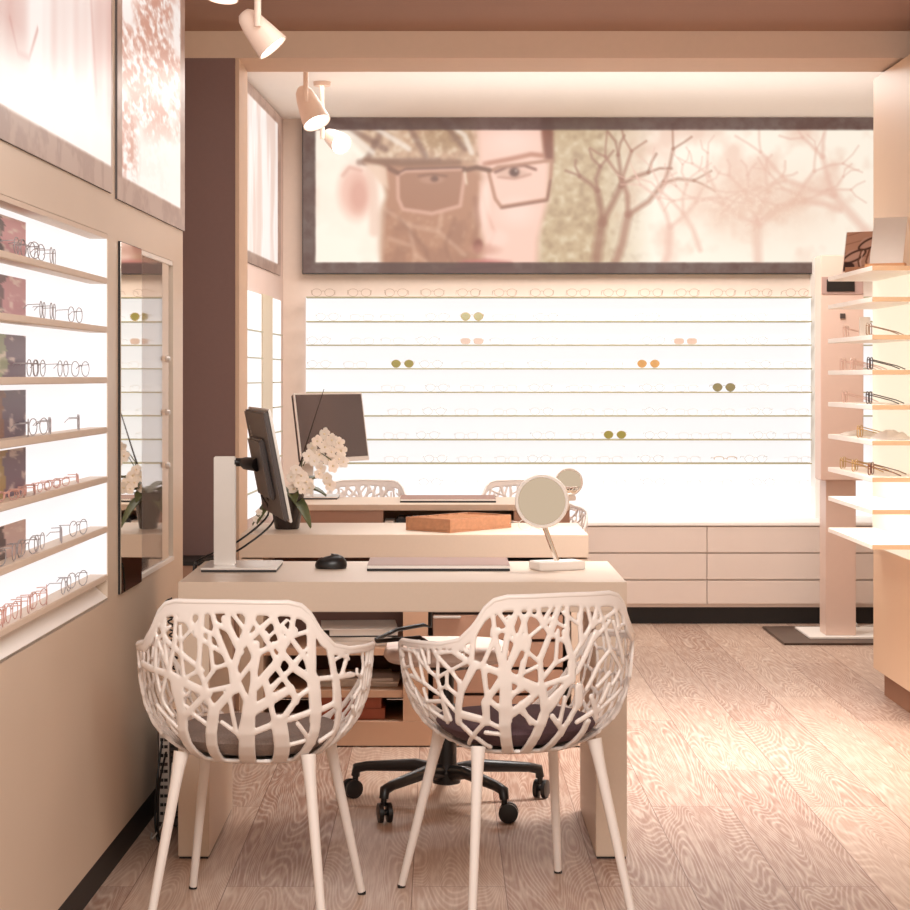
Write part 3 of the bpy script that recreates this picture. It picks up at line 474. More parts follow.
# drawer pedestal
MB().box(gx(433),gx(563),Y2+.035,7.40,.089,.648).build('pedestal',mat('shadow_gap_brown',(60,40,32),.6),D2)
dz=[.09,.184,.274,.371,.465,.645] 
for j in range(5):
    dr_=MB().box(gx(433),gx(563),Y2+.012,Y2+.034,dz[j]+.004,dz[j+1]-.006).build('drawer',drawer_m,D2,bev=.002)
    if j==3: MB().box(gx(433),gx(461),Y2-.004,Y2+.0115,.449,.458).build('handle',silver,dr_,bev=.003)

# far desk
Y3=PX(0,1)*0+2000/233.; X3a,X3b=PX(290,Y3),PX(570,Y3)
D3=thing('desk','beige desk furthest back with a shallow open compartment under its top','desk',((X3a+X3b)/2,Y3,0))
MB().box(X3a,X3b,Y3,9.13,.715,.74).build('desktop',desk_m,D3,bev=.002)
g3=lambda px:PX(px,Y3)
MB().box(X3a,g3(383),Y3+.02,9.1,.655,.7145).build('apron',drawer_m,D3); MB().box(g3(383),g3(514),8.9,9.1,.655,.7145).build('apron',drawer_m,D3)
MB().box(g3(514),X3b,Y3+.02,9.1,.655,.7145).build('apron',drawer_m,D3); MB().box(X3a,X3b,Y3+.005,9.12,.63,.6545).build('lower_board',drawer_m,D3)
for a,b in((X3a,X3a+.08),(X3b-.08,X3b)): MB().box(a,b,Y3+.01,9.1,.0,.6295).build('side_panel',desk_m,D3,bev=.002)
# low cupboard beside the pillar
lc=thing('side_cupboard','low brown cupboard with black top in front of the pillar foot','cupboard',(-.99,7.55,0))
MB().box(-1.18,-.79,7.45,7.69,0,.585).build('body',drawer_m,lc); MB().box(-1.18,-.785,7.44,7.695,.586,.602).build('top',blackm,lc)
# ------------------------------------------------------------------ things inside the counter
def R3(x=0,y=0,z=0): return (Matrix.Rotation(z,3,'Z')@Matrix.Rotation(y,3,'Y')@Matrix.Rotation(x,3,'X'))
def flat(name,label,cat,cx,cy,z,w,d,h,rz,m,group=None,bev=.002):
    M=R3(z=rz); o=MB().obox((cx,cy,z+h/2),(w,d,h),M).build(name,m,None,bev=bev); return tag(o,label,cat,group)
sx=(gx(330)+gx(400))/2
z=.3430
for i,(dx,rz,wd,lb) in enumerate([(-.005,.04,.27,'white paper folder lowest in the pile on the upper counter shelf'),(-.01,-.03,.25,'loose white paper sheets in the middle of the pile on the upper counter shelf')]):
    flat('paper_stack',lb,'papers',sx+dx-.02,7.16,z,wd,.26,.015,rz,paper,'papers on the counter shelves'); z+=.0155
bd=thing('ring_binder','white ring binder with black edge, topmost on the upper counter shelf','binder',(sx-.03,7.15,z))
M=R3(z=.06)
MB().obox((sx-.03,7.16,z+.002),(.27,.26,.003),M).build('cover',black,bd); MB().obox((sx-.015,7.16,z+.014),(.24,.25,.02),M).build('pages',paper,bd); MB().obox((sx-.03,7.16,z+.0265),(.27,.26,.003),M).build('cover',paper,bd)
z=.1960
for i,(dx,rz) in enumerate([(0,.02),(.01,-.05),(-.02,.05)]):
    flat('magazine',['lowest','middle','topmost'][i]+' white magazine in the pile on the lower counter shelf','magazine',sx+dx-.04,7.17,z,.30,.24,.009,rz,paper,'magazines on the lower counter shelf'); z+=.0095
flat('card_box','lower of two flat red-brown boxes at the bottom of the counter','box',gx(350),7.13,.0885,.24,.26,.0395,0,redbox,'red brown boxes')
flat('card_box','upper of two flat red-brown boxes at the bottom of the counter','box',gx(348)-.003,7.13,.1285,.235,.26,.0395,0,redbox,'red brown boxes')
# ------------------------------------------------------------------ office chair
oc=thing('office_chair','low office chair with pale seat pad, black arm loops and five-star castor base','office chair',(.02,6.03,0))
cx,cy=.02,6.03
M=MB(); pts=[]
seat=MB(); n=36
prof=[(.0,.436),(.17,.437),(.205,.445),(.215,.458),(.205,.47),(.15,.476),(0,.474)]
vs=[];
for r,zz in prof:
    for k in range(n):
        a=2*PI*k/n; c_,s_=math.cos(a),math.sin(a); q=(abs(c_)**3.2+abs(s_)**3.2)**(-1/3.2)
        vs.append((cx-.0+r*q*c_*.88,cy+r*q*s_,zz+ (0.01 if zz>.46 else 0)))
fs=[]
for i in range(len(prof)-1): fs+=[(i*n+k,i*n+(k+1)%n,(i+1)*n+(k+1)%n,(i+1)*n+k) for k in range(n)]
seat.add(vs,fs).build('seat',mat('pale_pink_leather',(232,208,196),.45),oc,smooth=60)
for s in(-1,):
    P=[(cx+s*.05,cy+.02,.44),(cx+s*.052,cy-.12,.50),(cx+s*.08,cy-.17,.525),(cx+s*.15,cy-.18,.520),(cx+s*.205,cy-.14,.510),(cx+s*.21,cy-.08,.507),(cx+s*.15,cy-.03,.530),(cx+s*.07,cy-.01,.542),(cx+s*.05,cy+.0,.535),(cx+s*.05,cy+.01,.60)]
    MB().tube(P,.0065,8).build('armrest',black,oc,smooth=80)
ct=MB().lathe([(.03,.075),(.031,.30),(.022,.305),(.022,.405),(.06,.41),(.08,.435)],(cx,cy,0),n=24).build('gas_lift',black,oc)
MB().lathe([(.02,.06),(.042,.066),(.045,.10),(.03,.125)],(cx,cy,0),n=24).build('hub',black,oc)
for k in range(5):
    a=math.radians(-54+72*k-2); d=Vector((math.cos(a),math.sin(a),0)); s_=Vector((-d.y,d.x,0)); R_=.30
    P=[Vector((cx,cy,.10))+d*.035,Vector((cx,cy,.112))+d*.10,Vector((cx,cy,.098))+d*.26,Vector((cx,cy,.09))+d*.293,Vector((cx,cy,.066))+d*.297]
    lg=MB().tube(P,[.024,.02,.015,.016,.014],10).build('leg',black,oc,smooth=80)
    cxx=Vector((cx,cy,0))+d*.297
    b_=MB()
    a2=a+.9; d2=Vector((math.cos(a2),math.sin(a2),0)); ax=Vector((-d2.y,d2.x,0)); cc=cxx+d2*.012+Vector((0,0,.0285))
    for sg in(-1,1): b_.lathe([(.018,-.008),(.028,-.006),(.0285,.006),(.018,.009)],cc+ax*.013*sg,ax,20)
    b_.tube([cc-ax*.02,cc+ax*.02],.009,8); b_.tube([cxx+Vector((0,0,.07)),cxx+Vector((0,0,.045))],.009,8)
    b_.build('castor',black,lg,smooth=50)
# ================================================================== ARMCHAIRS with branch lattice
def lattice_mesh(name,pat,t0,t1,seed,nt_=400,ns=104):
    U=.27
    th=np.linspace(-PI,PI,nt_+1); smax=rim_s(th); SM=PS[-1]
    T,S=np.meshgrid(th,np.linspace(0,1,ns)); SS=S*rim_s(T)[0][None,:] if False else S*np.interp(T,th,smax)
    rho=np.interp(SS,PS,PR)
    uu=T*U
    f=np.full(T.shape,1.0)
    for u1,v1,u2,v2,w in pat:
        dx,dy=(u2-u1),(v2-v1); L=dx*dx+dy*dy+1e-9
        t=np.clip(((uu-u1)*dx+(SS-v1)*dy)/L,0,1)
        d=np.hypot((uu-u1-t*dx)*rho,SS-v1-t*dy)
        f=np.minimum(f,d-max(w*.5,.0036))
    inr=(T>t0)&(T<t1)
    f=np.where(inr,f,1.0)
    # branching cells elsewhere, stretched upwards
    rs=np.random.RandomState(seed); pts=[]; 
    for i in range(-1,58):
        for j in range(-1,8):
            u=-PI*U+(i+.5)*.0305+rs.uniform(-.011,.011)+(.015 if j%2 else 0); v=.06+j*.052+rs.uniform(-.018,.018)
            pts.append((u,v))
    pts=np.array(pts); tilt=.35*np.sin(uu*9)
    d1=np.full(T.shape,9.);d2=d1.copy();a1=np.zeros(T.shape+(2,));a2=a1.copy()
    qx=(uu+tilt*SS*.12)*1.0; qy=SS*.62
    for u,v in pts:
        d=np.hypot(qx-u,qy-v*.62)
        c1=d<d1; c2=(~c1)&(d<d2)
        d2=np.where(c1,d1,np.where(c2,d,d2)); a2[c2]=(u,v*.62); a2[c1]=a1[c1]
        d1=np.where(c1,d,d1); a1[c1]=(u,v*.62)
    sep=np.hypot(a1[...,0]-a2[...,0],a1[...,1]-a2[...,1])+1e-6
    e=(d2**2-d1**2)/(2*sep)
    vor=e*.9-(.0040-.002*np.clip(SS/.45,0,1))
    out=~((T>t0+.03)&(T<t1-.03))
    f=np.where(out,np.minimum(f,vor),f)
    # rim band, closed bottom
    rimw=np.where(np.abs(T)<.68,.021,.012)
    rimw=np.interp(np.abs(T),[0,.55,.75,1.0,PI],[.026,.032,.032,.013,.010])
    f=np.minimum(f,(np.interp(T,th,smax)-SS)-rimw)
    f=np.minimum(f,SS-.146)
    f=np.minimum(f,SS*0+.02)
    # surface and normals
    P=shell_pt(T,SS); g0=np.gradient(P,axis=0); g1=np.gradient(P,axis=1); Nn=np.cross(g1,g0); Nn/= (np.linalg.norm(Nn,axis=-1,keepdims=True)+1e-9)
    V=[];VN=[];VT=[];key={}; faces=[]; bound=[]
    def gv(i,j):
        j2=j if j<nt_ else 0
        k=(i,j2)
        if k not in key:
            key[k]=len(V); V.append(P[i,j2]); VN.append(Nn[i,j2]); VT.append(.0045 if f[i,j2]<-.002 else .0036)
        return key[k]
    def ev(i,j,i2,j2):
        ja=j%nt_ if j==nt_ else j; jb=0 if j2==nt_ else j2
        A,B=(i,ja),(i2,jb)
        if A>B: A,B=B,A
        k=(A,B)
        if k not in key:
            fa,fb=f[A],f[B]; t=fa/(fa-fb); key[k]=len(V); V.append(P[A]*(1-t)+P[B]*t if abs(A[1]-B[1])<5 else P[i,j]*0.5+P[i2,j2]*.5)
            VN.append(Nn[A]); VT.append(.0022)
        return key[k]
    F=f<0
    for i in range(ns-1):
        for j in range(nt_):
            c=[(i,j),(i,j+1),(i+1,j+1),(i+1,j)]
            ins=[F[a] for a in c]
            if not any(ins): continue
            if all(ins): faces.append([gv(*a) for a in c]); continue
            poly=[]
            for k in range(4):
                a,b_=c[k],c[(k+1)%4]; ia,ib=ins[k],ins[(k+1)%4]
                if ia: poly.append(gv(*a))
                if ia!=ib: poly.append(ev(*a,*b_))
            pp=[poly[k] for k in range(len(poly)) if poly[k]!=poly[k-1]]
            if len(pp)>2: faces.append(pp)
    n=len(V); V=np.array(V);VN=np.array(VN);VT=np.array(VT)[:,None]
    # rim vertices are a little thicker and rounded
    VV=np.concatenate([V+VN*VT,V-VN*VT]); ed={}
    for fc in faces:
        for k in range(len(fc)):
            e=(fc[k],fc[(k+1)%len(fc)])
            if (e[1],e[0]) in ed: del ed[(e[1],e[0])]
            else: ed[e]=1
    fs=[tuple(x) for x in faces]+[tuple(a+n for a in x[::-1]) for x in faces]+[(b_,a,a+n,b_+n) for a,b_ in ed]
    me=bpy.data.meshes.new(name); me.from_pydata([tuple(v) for v in VV],[],fs)
    bm=bmesh.new(); bm.from_mesh(me); bmesh.ops.remove_doubles(bm,verts=bm.verts,dist=2e-4); bmesh.ops.recalc_face_normals(bm,faces=bm.faces); bm.to_mesh(me); bm.free()
    for p in me.polygons: p.use_smooth=True
    me.set_sharp_from_angle(angle=math.radians(75))
    me.materials.append(chair_w); return me
chair_w=mat('white_lacquered_aluminium',(240,230,223),.38,noise=.01,coat=.2)
def armchair(me,label,loc,rz,cushion,feet):
    r=local(thing('lattice_armchair',label,'chair',loc,'white lattice armchairs',rz))
    o=bpy.data.objects.new('lattice_shell',me); C.objects.link(o); o.parent=r
    th=np.linspace(-PI,PI,181)[:-1]; q=shell_pt(th,rim_s(th))
    MB().tube([tuple(a) for a in q],.0062,8,closed=True).build('rim',chair_w,r,smooth=80)
    if cushion:
        prof=[(0,.404),(.45,.405),(.56,.414),(.64,.428),(.69,.444),(.67,.456),(.5,.463),(0,.465)]; n=40; vs=[]
        for a,zz in prof:
            for k in range(n):
                t=2*PI*k/n; rr=a*float(plan_r(np.array(t if t<=PI else t-2*PI))); vs.append((rr*math.sin(t),-rr*math.cos(t),zz))
        fs=[]
        for i in range(len(prof)-1): fs+=[(i*n+k,i*n+(k+1)%n,(i+1)*n+(k+1)%n,(i+1)*n+k) for k in range(n)]
        MB().add(vs,fs).build('seat_cushion',cushion,r,smooth=60)
    for fx,fy in feet:
        sxn=1 if fx>0 else -1; syn=1 if fy>0 else -1
        top=(sxn*.150,syn*.125+(.0 if syn>0 else -.01),.415)
        tv=Vector(top); bv=Vector((fx,fy,.004)); 
        lg=MB().tube([tv,tv+(bv-tv)*.09,tv+(bv-tv)*.2,bv],[.0185,.0150,.0130,.0098],14).build('leg',chair_w,r,smooth=60)
        MB().lathe([(.0102,0),(.0106,.005),(.0102,.008)],(fx,fy,0),n=14).build('foot_cap',blackm,lg)
    return r
FT=[(-.205,-.235),(.205,-.235),(-.215,.235),(.215,.235)]
meA=lattice_mesh('lattice_shell_a',PAT_A,math.radians(-63),math.radians(70),3)
meB=lattice_mesh('lattice_shell_b',PAT_B,math.radians(-106),math.radians(58),8)
armchair(meA,'white branch-lattice armchair with grey seat pad, left one at the front desk',(-.437,4.775,0),math.radians(-7),fab_grey,FT)
armchair(meB,'white branch-lattice armchair with plum seat pad, right one at the front desk',(.185,4.90,0),math.radians(20),fab_plum,FT)
armchair(meA,'white lattice armchair behind the far desk, beside the far monitor',(PX(361,9.5),9.5,0),math.radians(176),fab_grey,FT)
armchair(meB,'white lattice armchair behind the far desk, partly hidden by the round mirror',(PX(529,9.5),9.5,0),math.radians(186),fab_plum,FT)
# ================================================================== MONITORS
scr=mat('glossy_dark_screen',(70,54,52),.18,noise=.02,coat=.5)
def monitor(label,colx,coly,cx,cy,cz,a,t,basew):
    r=thing('monitor',label,'monitor',(colx,coly,.74))
    a=math.radians(a);t=math.radians(t)
    n=Vector((math.cos(a)*math.cos(t),math.sin(a)*math.cos(t),math.sin(t))); w=Vector((-math.sin(a),math.cos(a),0)); u=n.cross(w)
    M=Matrix((w,n,u)).transposed()            # local x=width, y=normal, z=up
    c=Vector((cx,cy,cz)); Lc=lambda x,y,z:c+M@Vector((x,y,z))
    MB().obox(Lc(0,-.006,0),(.505,.014,.300),M).build('back_shell',dark,r,bev=.004)
    MB().obox(Lc(0,-.020,-.01),(.30,.018,.17),M).build('back_hump',dark,r,bev=.006)
    MB().obox(Lc(0,.0048,0),(.515,.0075,.312),M).build('front_frame',silver,r,bev=.002)
    MB().obox(Lc(0,.0088,.006),(.498,.0008,.285),M).build('screen',scr,r)
    pt=MB(); pt.obox(Lc(-.13,-.0142,-.02),(.045,.003,.075),M); pt.build('port_panel',black,r,bev=.002)
    for k in range(3): MB().obox(Lc(.17-.006*k,-.0136,.10-.013*k),(.014,.001,.004),M@R3(y=.7)).build('badge_mark',silver,r)
    for k in range(6): MB().obox(Lc(.16,-.0136,.03-.008*k),(.07,.001,.003),M).build('vent_slot',black,r)
    pz=Lc(0,-.03,.0); q=Vector((colx+.028,coly,pz.z+.004))
    MB().tube([q-Vector((.01,0,0)),q+Vector((.02,0,0)),pz*.5+q*.5,pz],[.012,.012,.018,.02],12).build('arm',black,r,smooth=60)
    MB().box(colx-.031,colx+.031,coly-.012,coly+.012,.7525,1.062).build('column',silver,r,bev=.003)
    MB().box(colx-basew*.28,colx+basew*.72,coly-.09,coly+.15,.7465,.7525).build('base_plate',silver,r,bev=.002)
    MB().box(colx-basew*.27,colx+basew*.71,coly-.085,coly+.145,.74,.7465).build('base_pad',black,r)
    return r,Lc
mo,Lc=monitor('tilted dark-backed monitor on a flat silver column, on the front desk',PX(225,5.70),5.70,-.486,5.64,1.047,11.5,11,.215)
monitor('dark screened monitor on the far desk behind the orchid',PX(304,9.0)+.01,9.03,-.488,8.95,1.062,-33,8,.2)
def cable(label,pts,r=.003,m=None,cat='cable',name='cable',group='cables at the left wall'):
    P=[Vector(p) for p in pts]; out=[]
    for i in range(len(P)-1):
        p0=P[max(i-1,0)];p1=P[i];p2=P[i+1];p3=P[min(i+2,len(P)-1)]
        for k in range(6):
            t=k/6; out.append(.5*((2*p1)+(-p0+p2)*t+(2*p0-5*p1+4*p2-p3)*t*t+(-p0+3*p1-3*p2+p3)*t**3))
    out.append(P[-1]); return tag(MB().tube(out,r,6).build(name,m or black,smooth=80),label,cat,group)
b0=Lc(.02,-.033,-.09)
W=lambda px,py,Y:(PX(px,Y),Y,PZ_(py,Y))
cable('black cable drooping from the monitor behind its column to the desk edge, upper one',[tuple(b0),W(268,515,5.8),W(240,540,5.8),W(215,552,5.83),W(196,561.5,5.86),(-.712,5.84,.74),(-.720,5.83,.70),(-.722,5.80,.35),(-.725,5.78,.2)])
cable('black cable drooping from the monitor behind its column to the desk edge, lower one',[tuple(b0+Vector((.012,.01,0))),W(274,520,5.8),W(245,546,5.8),W(222,557,5.84),W(203,560.5,5.9),(-.712,5.9,.738),(-.722,5.9,.70),(-.73,5.92,.4),(-.74,5.93,.2)])
for s in range(3):
    pass
# coiled cord beside the desk
pts=[]
for k in range(150):
    s=k/149; X_=PX(186-20*s-4*s*s,5.30+.2*s); z_=.70-.44*s; an=k*.95
    pts.append((-.722-.0*s+.008*math.cos(an),5.32+.30*s+.008*math.sin(an),z_))
tag(MB().tube(pts,.0026,5).build('coiled_cord',black,smooth=80),'black coiled cord hanging beside the left end of the front desk','cord')
cable('pale thin cable looping on the floor by the computer',[(-.762,5.695,.19),(-.765,5.66,.12),(-.77,5.6,.05),(-.80,5.55,.006),(-.81,5.62,.006)],.0025,silver)
cable('black cable looping from the computer onto the floor by the wall',[(-.78,5.695,.22),(-.79,5.63,.14),(-.785,5.56,.04),(-.765,5.50,.006),(-.75,5.55,.006),(-.76,5.60,.03),(-.765,5.695,.10)],.003)
cable('black cable dropping straight behind the computer to the skirting',[(-.792,5.695,.25),(-.80,5.66,.15),(-.798,5.60,.06),(-.79,5.58,.006),(-.775,5.52,.006)],.003)
# computer
t=thing('computer','small upright computer with ports, between the wall and the front desk','computer',(-.766,5.85,0))
MB().box(-.806,-.726,5.705,6.03,.006,.286).build('case',dark,t,bev=.003)
MB().box(-.800,-.772,5.700,5.7045,.02,.275).build('port_plate',silver,t)
for k,z in enumerate([.255,.235,.21,.185,.165,.14,.12,.095,.07,.045]):
    MB().box(-.797,-.788,5.697,5.6995,z-.005,z+.004).build('port',black,t); MB().box(-.786,-.776,5.697,5.6995,z-.005,z+.004).build('port',black if k%3 else dark,t)
for k in range(16): MB().box(-.768,-.732,5.701,5.7045,.03+k*.0155,.037+k*.0155).build('vent_slot',black,t)
# mouse and pads
t=thing('computer_mouse','black computer mouse on the front desk','mouse',(PX(331,5.72),5.72,.74))
mx_,my_=PX(331,5.72),5.72; vs=[];n=20
for r_,z_ in((.96,.0),(1,.008),(.96,.018),(.78,.029),(.45,.035),(.0,.037)):
    for k in range(n):
        a=2*PI*k/n; vs.append((mx_+.046*r_*math.cos(a),my_+.031*r_*math.sin(a),.742+z_*(1+.12*math.cos(a))))
MB().add(vs,[tuple(range(n))]+[(i*n+k,i*n+(k+1)%n,(i+1)*n+(k+1)%n,(i+1)*n+k) for i in range(5) for k in range(n)]).build('shell',black,t,smooth=80)
MB().lathe([(.004,-.003),(.006,0),(.004,.003)],(mx_-.026,my_-.004,.767),(0,1,0),12).build('scroll_wheel',dark,t)
def pad(label,xa,xb,ya,yb,g=None):
    t=thing('desk_pad',label,'desk pad',((xa+xb)/2,ya,.74))
    MB().box(xa,xb,ya,yb,.7405,.7475).build('edge_base',black,t); MB().box(xa,xb,ya,ya+.012,.748,.755).build('front_edge',silver,t)
    MB().box(xa,xb,ya+.0125,yb,.748,.756).build('pad',mat('brown_pad',(150,112,98),.5,noise=.06),t)
pad('flat brown desk pad with silver front edge on the front desk',PX(367,5.64),PX(510,5.64),5.64,5.90)
pad('flat brown desk pad with silver front edge on the far desk',PX(400,8.72),PX(496,8.72),8.72,9.02)
# keyboard in the far desk
t=thing('keyboard','dark keyboard lying in the open compartment of the far desk','keyboard',(g3(450),8.7,.655))
MB().box(g3(396),g3(500),8.66,8.80,.6555,.675).build('body',black,t)
for k in range(14): MB().box(g3(398+k*7.2),g3(398+k*7.2+5.4),8.655,8.79,.6755,.682).build('key_column',dark,t)
tag(MB().box(g3(384.5),g3(394),8.62,8.8,.6555,.668).build('card_stack',paper),'small stack of white cards beside the keyboard in the far desk','cards')
# compartment tray
nc=Vector((.035,7.02,0)); e1=Vector((-.75,.66,0)).normalized(); e2=Vector((.66,.75,0)).normalized()
M=Matrix((e2,e1,Vector((0,0,1)))).transposed(); tl,tw=.34,.21
t=thing('wooden_tray','orange wooden compartment tray on the counter behind the front desk','tray',(nc.x+.05,nc.y+.17,.74))
LT=lambda x,y,z:nc+e2*x+e1*y+Vector((0,0,.74+z))
MB().obox(LT(tl/2,tw/2,.004),(tl,tw,.006),M).build('bottom',woodo,t)
for x,y,a,b_ in((tl/2,.004,tl,.008),(tl/2,tw-.004,tl,.008),(.004,tw/2,.008,tw-.017),(tl-.004,tw/2,.008,tw-.017)): MB().obox(LT(x,y,.0275),(a,b_,.040),M).build('side',woodo,t,bev=.001)
lw=mat('pale_wood',(226,178,140),.55,noise=.1)
for k in range(1,6): MB().obox(LT(.008+k*(tl-.016)/6,tw/2,.029),(.005,tw-.018,.034),M).build('divider',lw,t)
for k in range(6): MB().obox(LT(.008+(k+.5)*(tl-.016)/6,tw/2,.018),((tl-.016)/6-.008,tw-.02,.016),M).build('lining',lw,t)
# round table mirrors
def vanity(label,px,Y,cpx,cpy,r,lean,group,bw=.14):
    x=PX(px,Y); t=thing('table_mirror',label,'mirror',(x,Y,.74),group)
    M=R3(z=.35); MB().obox((x,Y,.7525),(bw,bw*.62,.024),M).build('base',white,t,bev=.003)
    c=Vector((PX(cpx,Y-.02),Y-.02,PZ_(cpy,Y-.02))); ax=Vector((-.10,-1,.02)).normalized()
    MB().tube([(x+.0,Y,.7646),(c.x+.008,Y-.0,c.z-r*.95)],.0075,12).build('pole',chrome,t)
    MB().lathe([(r*.87,.0101),(r*.88,.012),(r*.97,.012),(r,.006),(r,-.006),(r*.9,-.012),(0.0,-.014)],c,ax,48,cap=False).build('mirror_frame',white,t,smooth=50)
    MB().lathe([(0,.0095),(r*.868,.0095),(r*.868,.006),(0,.0055)],c,ax,48).build('mirror_glass',mirror,t)
vanity('round white table mirror on a square base on the front desk',557,5.70,542,501,.077,0,'round table mirrors')
vanity('small round white mirror at the right end of the far desk',563,8.86,569,482,.062,0,'round table mirrors',.1)
# ================================================================== ORCHID
gleaf=mat('leaf_green',(86,92,52),.45,noise=.2,scale=18); petal=mat('white_petal',(250,238,226),.6,noise=.02); stemm=mat('dark_stem',(52,36,30),.6)
ox,oy=PX(287,7.22),7.22
t=thing('potted_orchid','white flowering orchid in a black pot on the counter','orchid',(ox,oy,.74))
MB().lathe([(.040,0),(.044,.004),(.054,.06),(.062,.128),(.064,.132),(.058,.132),(.054,.118),(.0,.116)],(ox,oy,.74),n=32).build('pot',mat('black_ceramic',(48,38,36),.25),t)
def leaf(b,az,L,wd,rise,droop):
    d=Vector((math.cos(az),math.sin(az),0)); s_=Vector((-d.y,d.x,0)); vs=[];K=9
    for k in range(K):
        u=k/(K-1); p=Vector(b)+d*L*u+Vector((0,0,rise*u-droop*u*u)); ww=wd*math.sin(PI*min(.97,u*.92+.06))**.7
        vs+=[p-s_*ww+Vector((0,0,.006*(ww/wd))),p-Vector((0,0,.004)),p+s_*ww+Vector((0,0,.006*(ww/wd)))]
    top=len(vs); vs=vs+[v-Vector((0,0,.003)) for v in vs]; fs=[]
    for k in range(K-1):
        for j in range(2):
            a=k*3+j; fs+=[(a,a+1,a+4,a+3),(top+a,top+a+3,top+a+4,top+a+1)]
        fs+=[(k*3,k*3+3,top+k*3+3,top+k*3),(k*3+2,top+k*3+2,top+k*3+5,k*3+5)]
    fs+=[(0,top,top+1,1),(1,top+1,top+2,2),(K*3-3,K*3-2,top+K*3-2,top+K*3-3),(K*3-2,K*3-1,top+K*3-1,top+K*3-2)]
    return MB().add(vs,fs).build('leaf',gleaf,t,smooth=80)
for az,L,wd,ri,dr in((-.3,.15,.030,.13,.12),(.6,.16,.028,.16,.09),(2.9,.13,.030,.06,.16),(3.7,.12,.028,.04,.13),(-1.2,.10,.028,.09,.10),(1.9,.13,.03,.12,.12),(-.8,.13,.028,.04,.14),(2.4,.11,.026,.14,.10)): leaf((ox,oy,.855),az,L,wd,ri,dr)
MB().tube([(ox+.008,oy,.85),(PX(303,7.2),7.2,PZ_(455,7.2)),(PX(324,7.2),7.2,PZ_(389,7.2))],[.0035,.003,.0012],7).build('support_stick',stemm,t)
st=[W(296,500,7.2),W(302,462,7.2),W(308,452,7.19),W(320,452,7.17),W(334,462,7.15)]
MB().tube(st,.002,6).build('stem',gleaf,t); MB().tube([W(303,466,7.2),W(312,448,7.17),W(326,438,7.15),W(340,448,7.14)],.0018,6).build('stem',gleaf,t)
MB().tube([W(294,495,7.2),W(300,478,7.16)],.002,6).build('stem',gleaf,t)
def flower(c,s,az,el):
    n=Vector((math.cos(el)*math.sin(az),-math.cos(el)*math.cos(az),math.sin(el))); a=n.orthogonal().normalized(); b_=n.cross(a); c=Vector(c); vs=[];fs=[]
    for k in range(5):
        an=2*PI*k/5+random.random()*.3; d=a*math.cos(an)+b_*math.sin(an); q=n.cross(d); o=len(vs)
        for u,w_,h in((.1,.12,0),(.45,.42,.10),(.8,.40,.14),(1,.1,.06)): vs+=[c+(d*u-q*w_+n*h)*s,c+(d*u+q*w_+n*h)*s]
        for j in range(3): fs.append((o+j*2,o+j*2+1,o+j*2+3,o+j*2+2))
        o2=len(vs); vs+=[v-n*.0015 for v in vs[o:o2]]
        for j in range(3): fs.append((o2+j*2,o2+j*2+2,o2+j*2+3,o2+j*2+1))
        for e in((0,1),(7,6),(2,0),(4,2),(6,4),(1,3),(3,5),(5,7)): fs.append((o+e[0],o+e[1],o2+e[1],o2+e[0]))
    fl=MB().add(vs,fs).build('flower',petal,t,smooth=60)
    MB().lathe([(0,-.002),(s*.16,.0),(s*.12,.006),(0,.009)],c,n,8).build('flower_centre',mat('flower_centre_cream',(240,222,190),.6),fl)
fp=[(325,434),(318,441),(331,440),(312,448),(325,447),(338,443),(308,456),(320,455),(332,452),(341,451),(315,461),(328,460),(339,459),(322,468),(333,466),(318,474),(326,478),(329,485),(297,470),(292,477),(302,476),(297,483),(307,482),(293,489),(303,489),(310,488),(343,462)]
for px,py in fp: flower(W(px+random.uniform(-1,1),py,7.15+random.uniform(-.03,.03)),.0235+random.uniform(-.003,.003),random.uniform(-.7,.7),random.uniform(-.3,.6))
for px,py in((259,512),(263,517),(256,519)): flower(W(px,py,7.17),.013,0,.2)
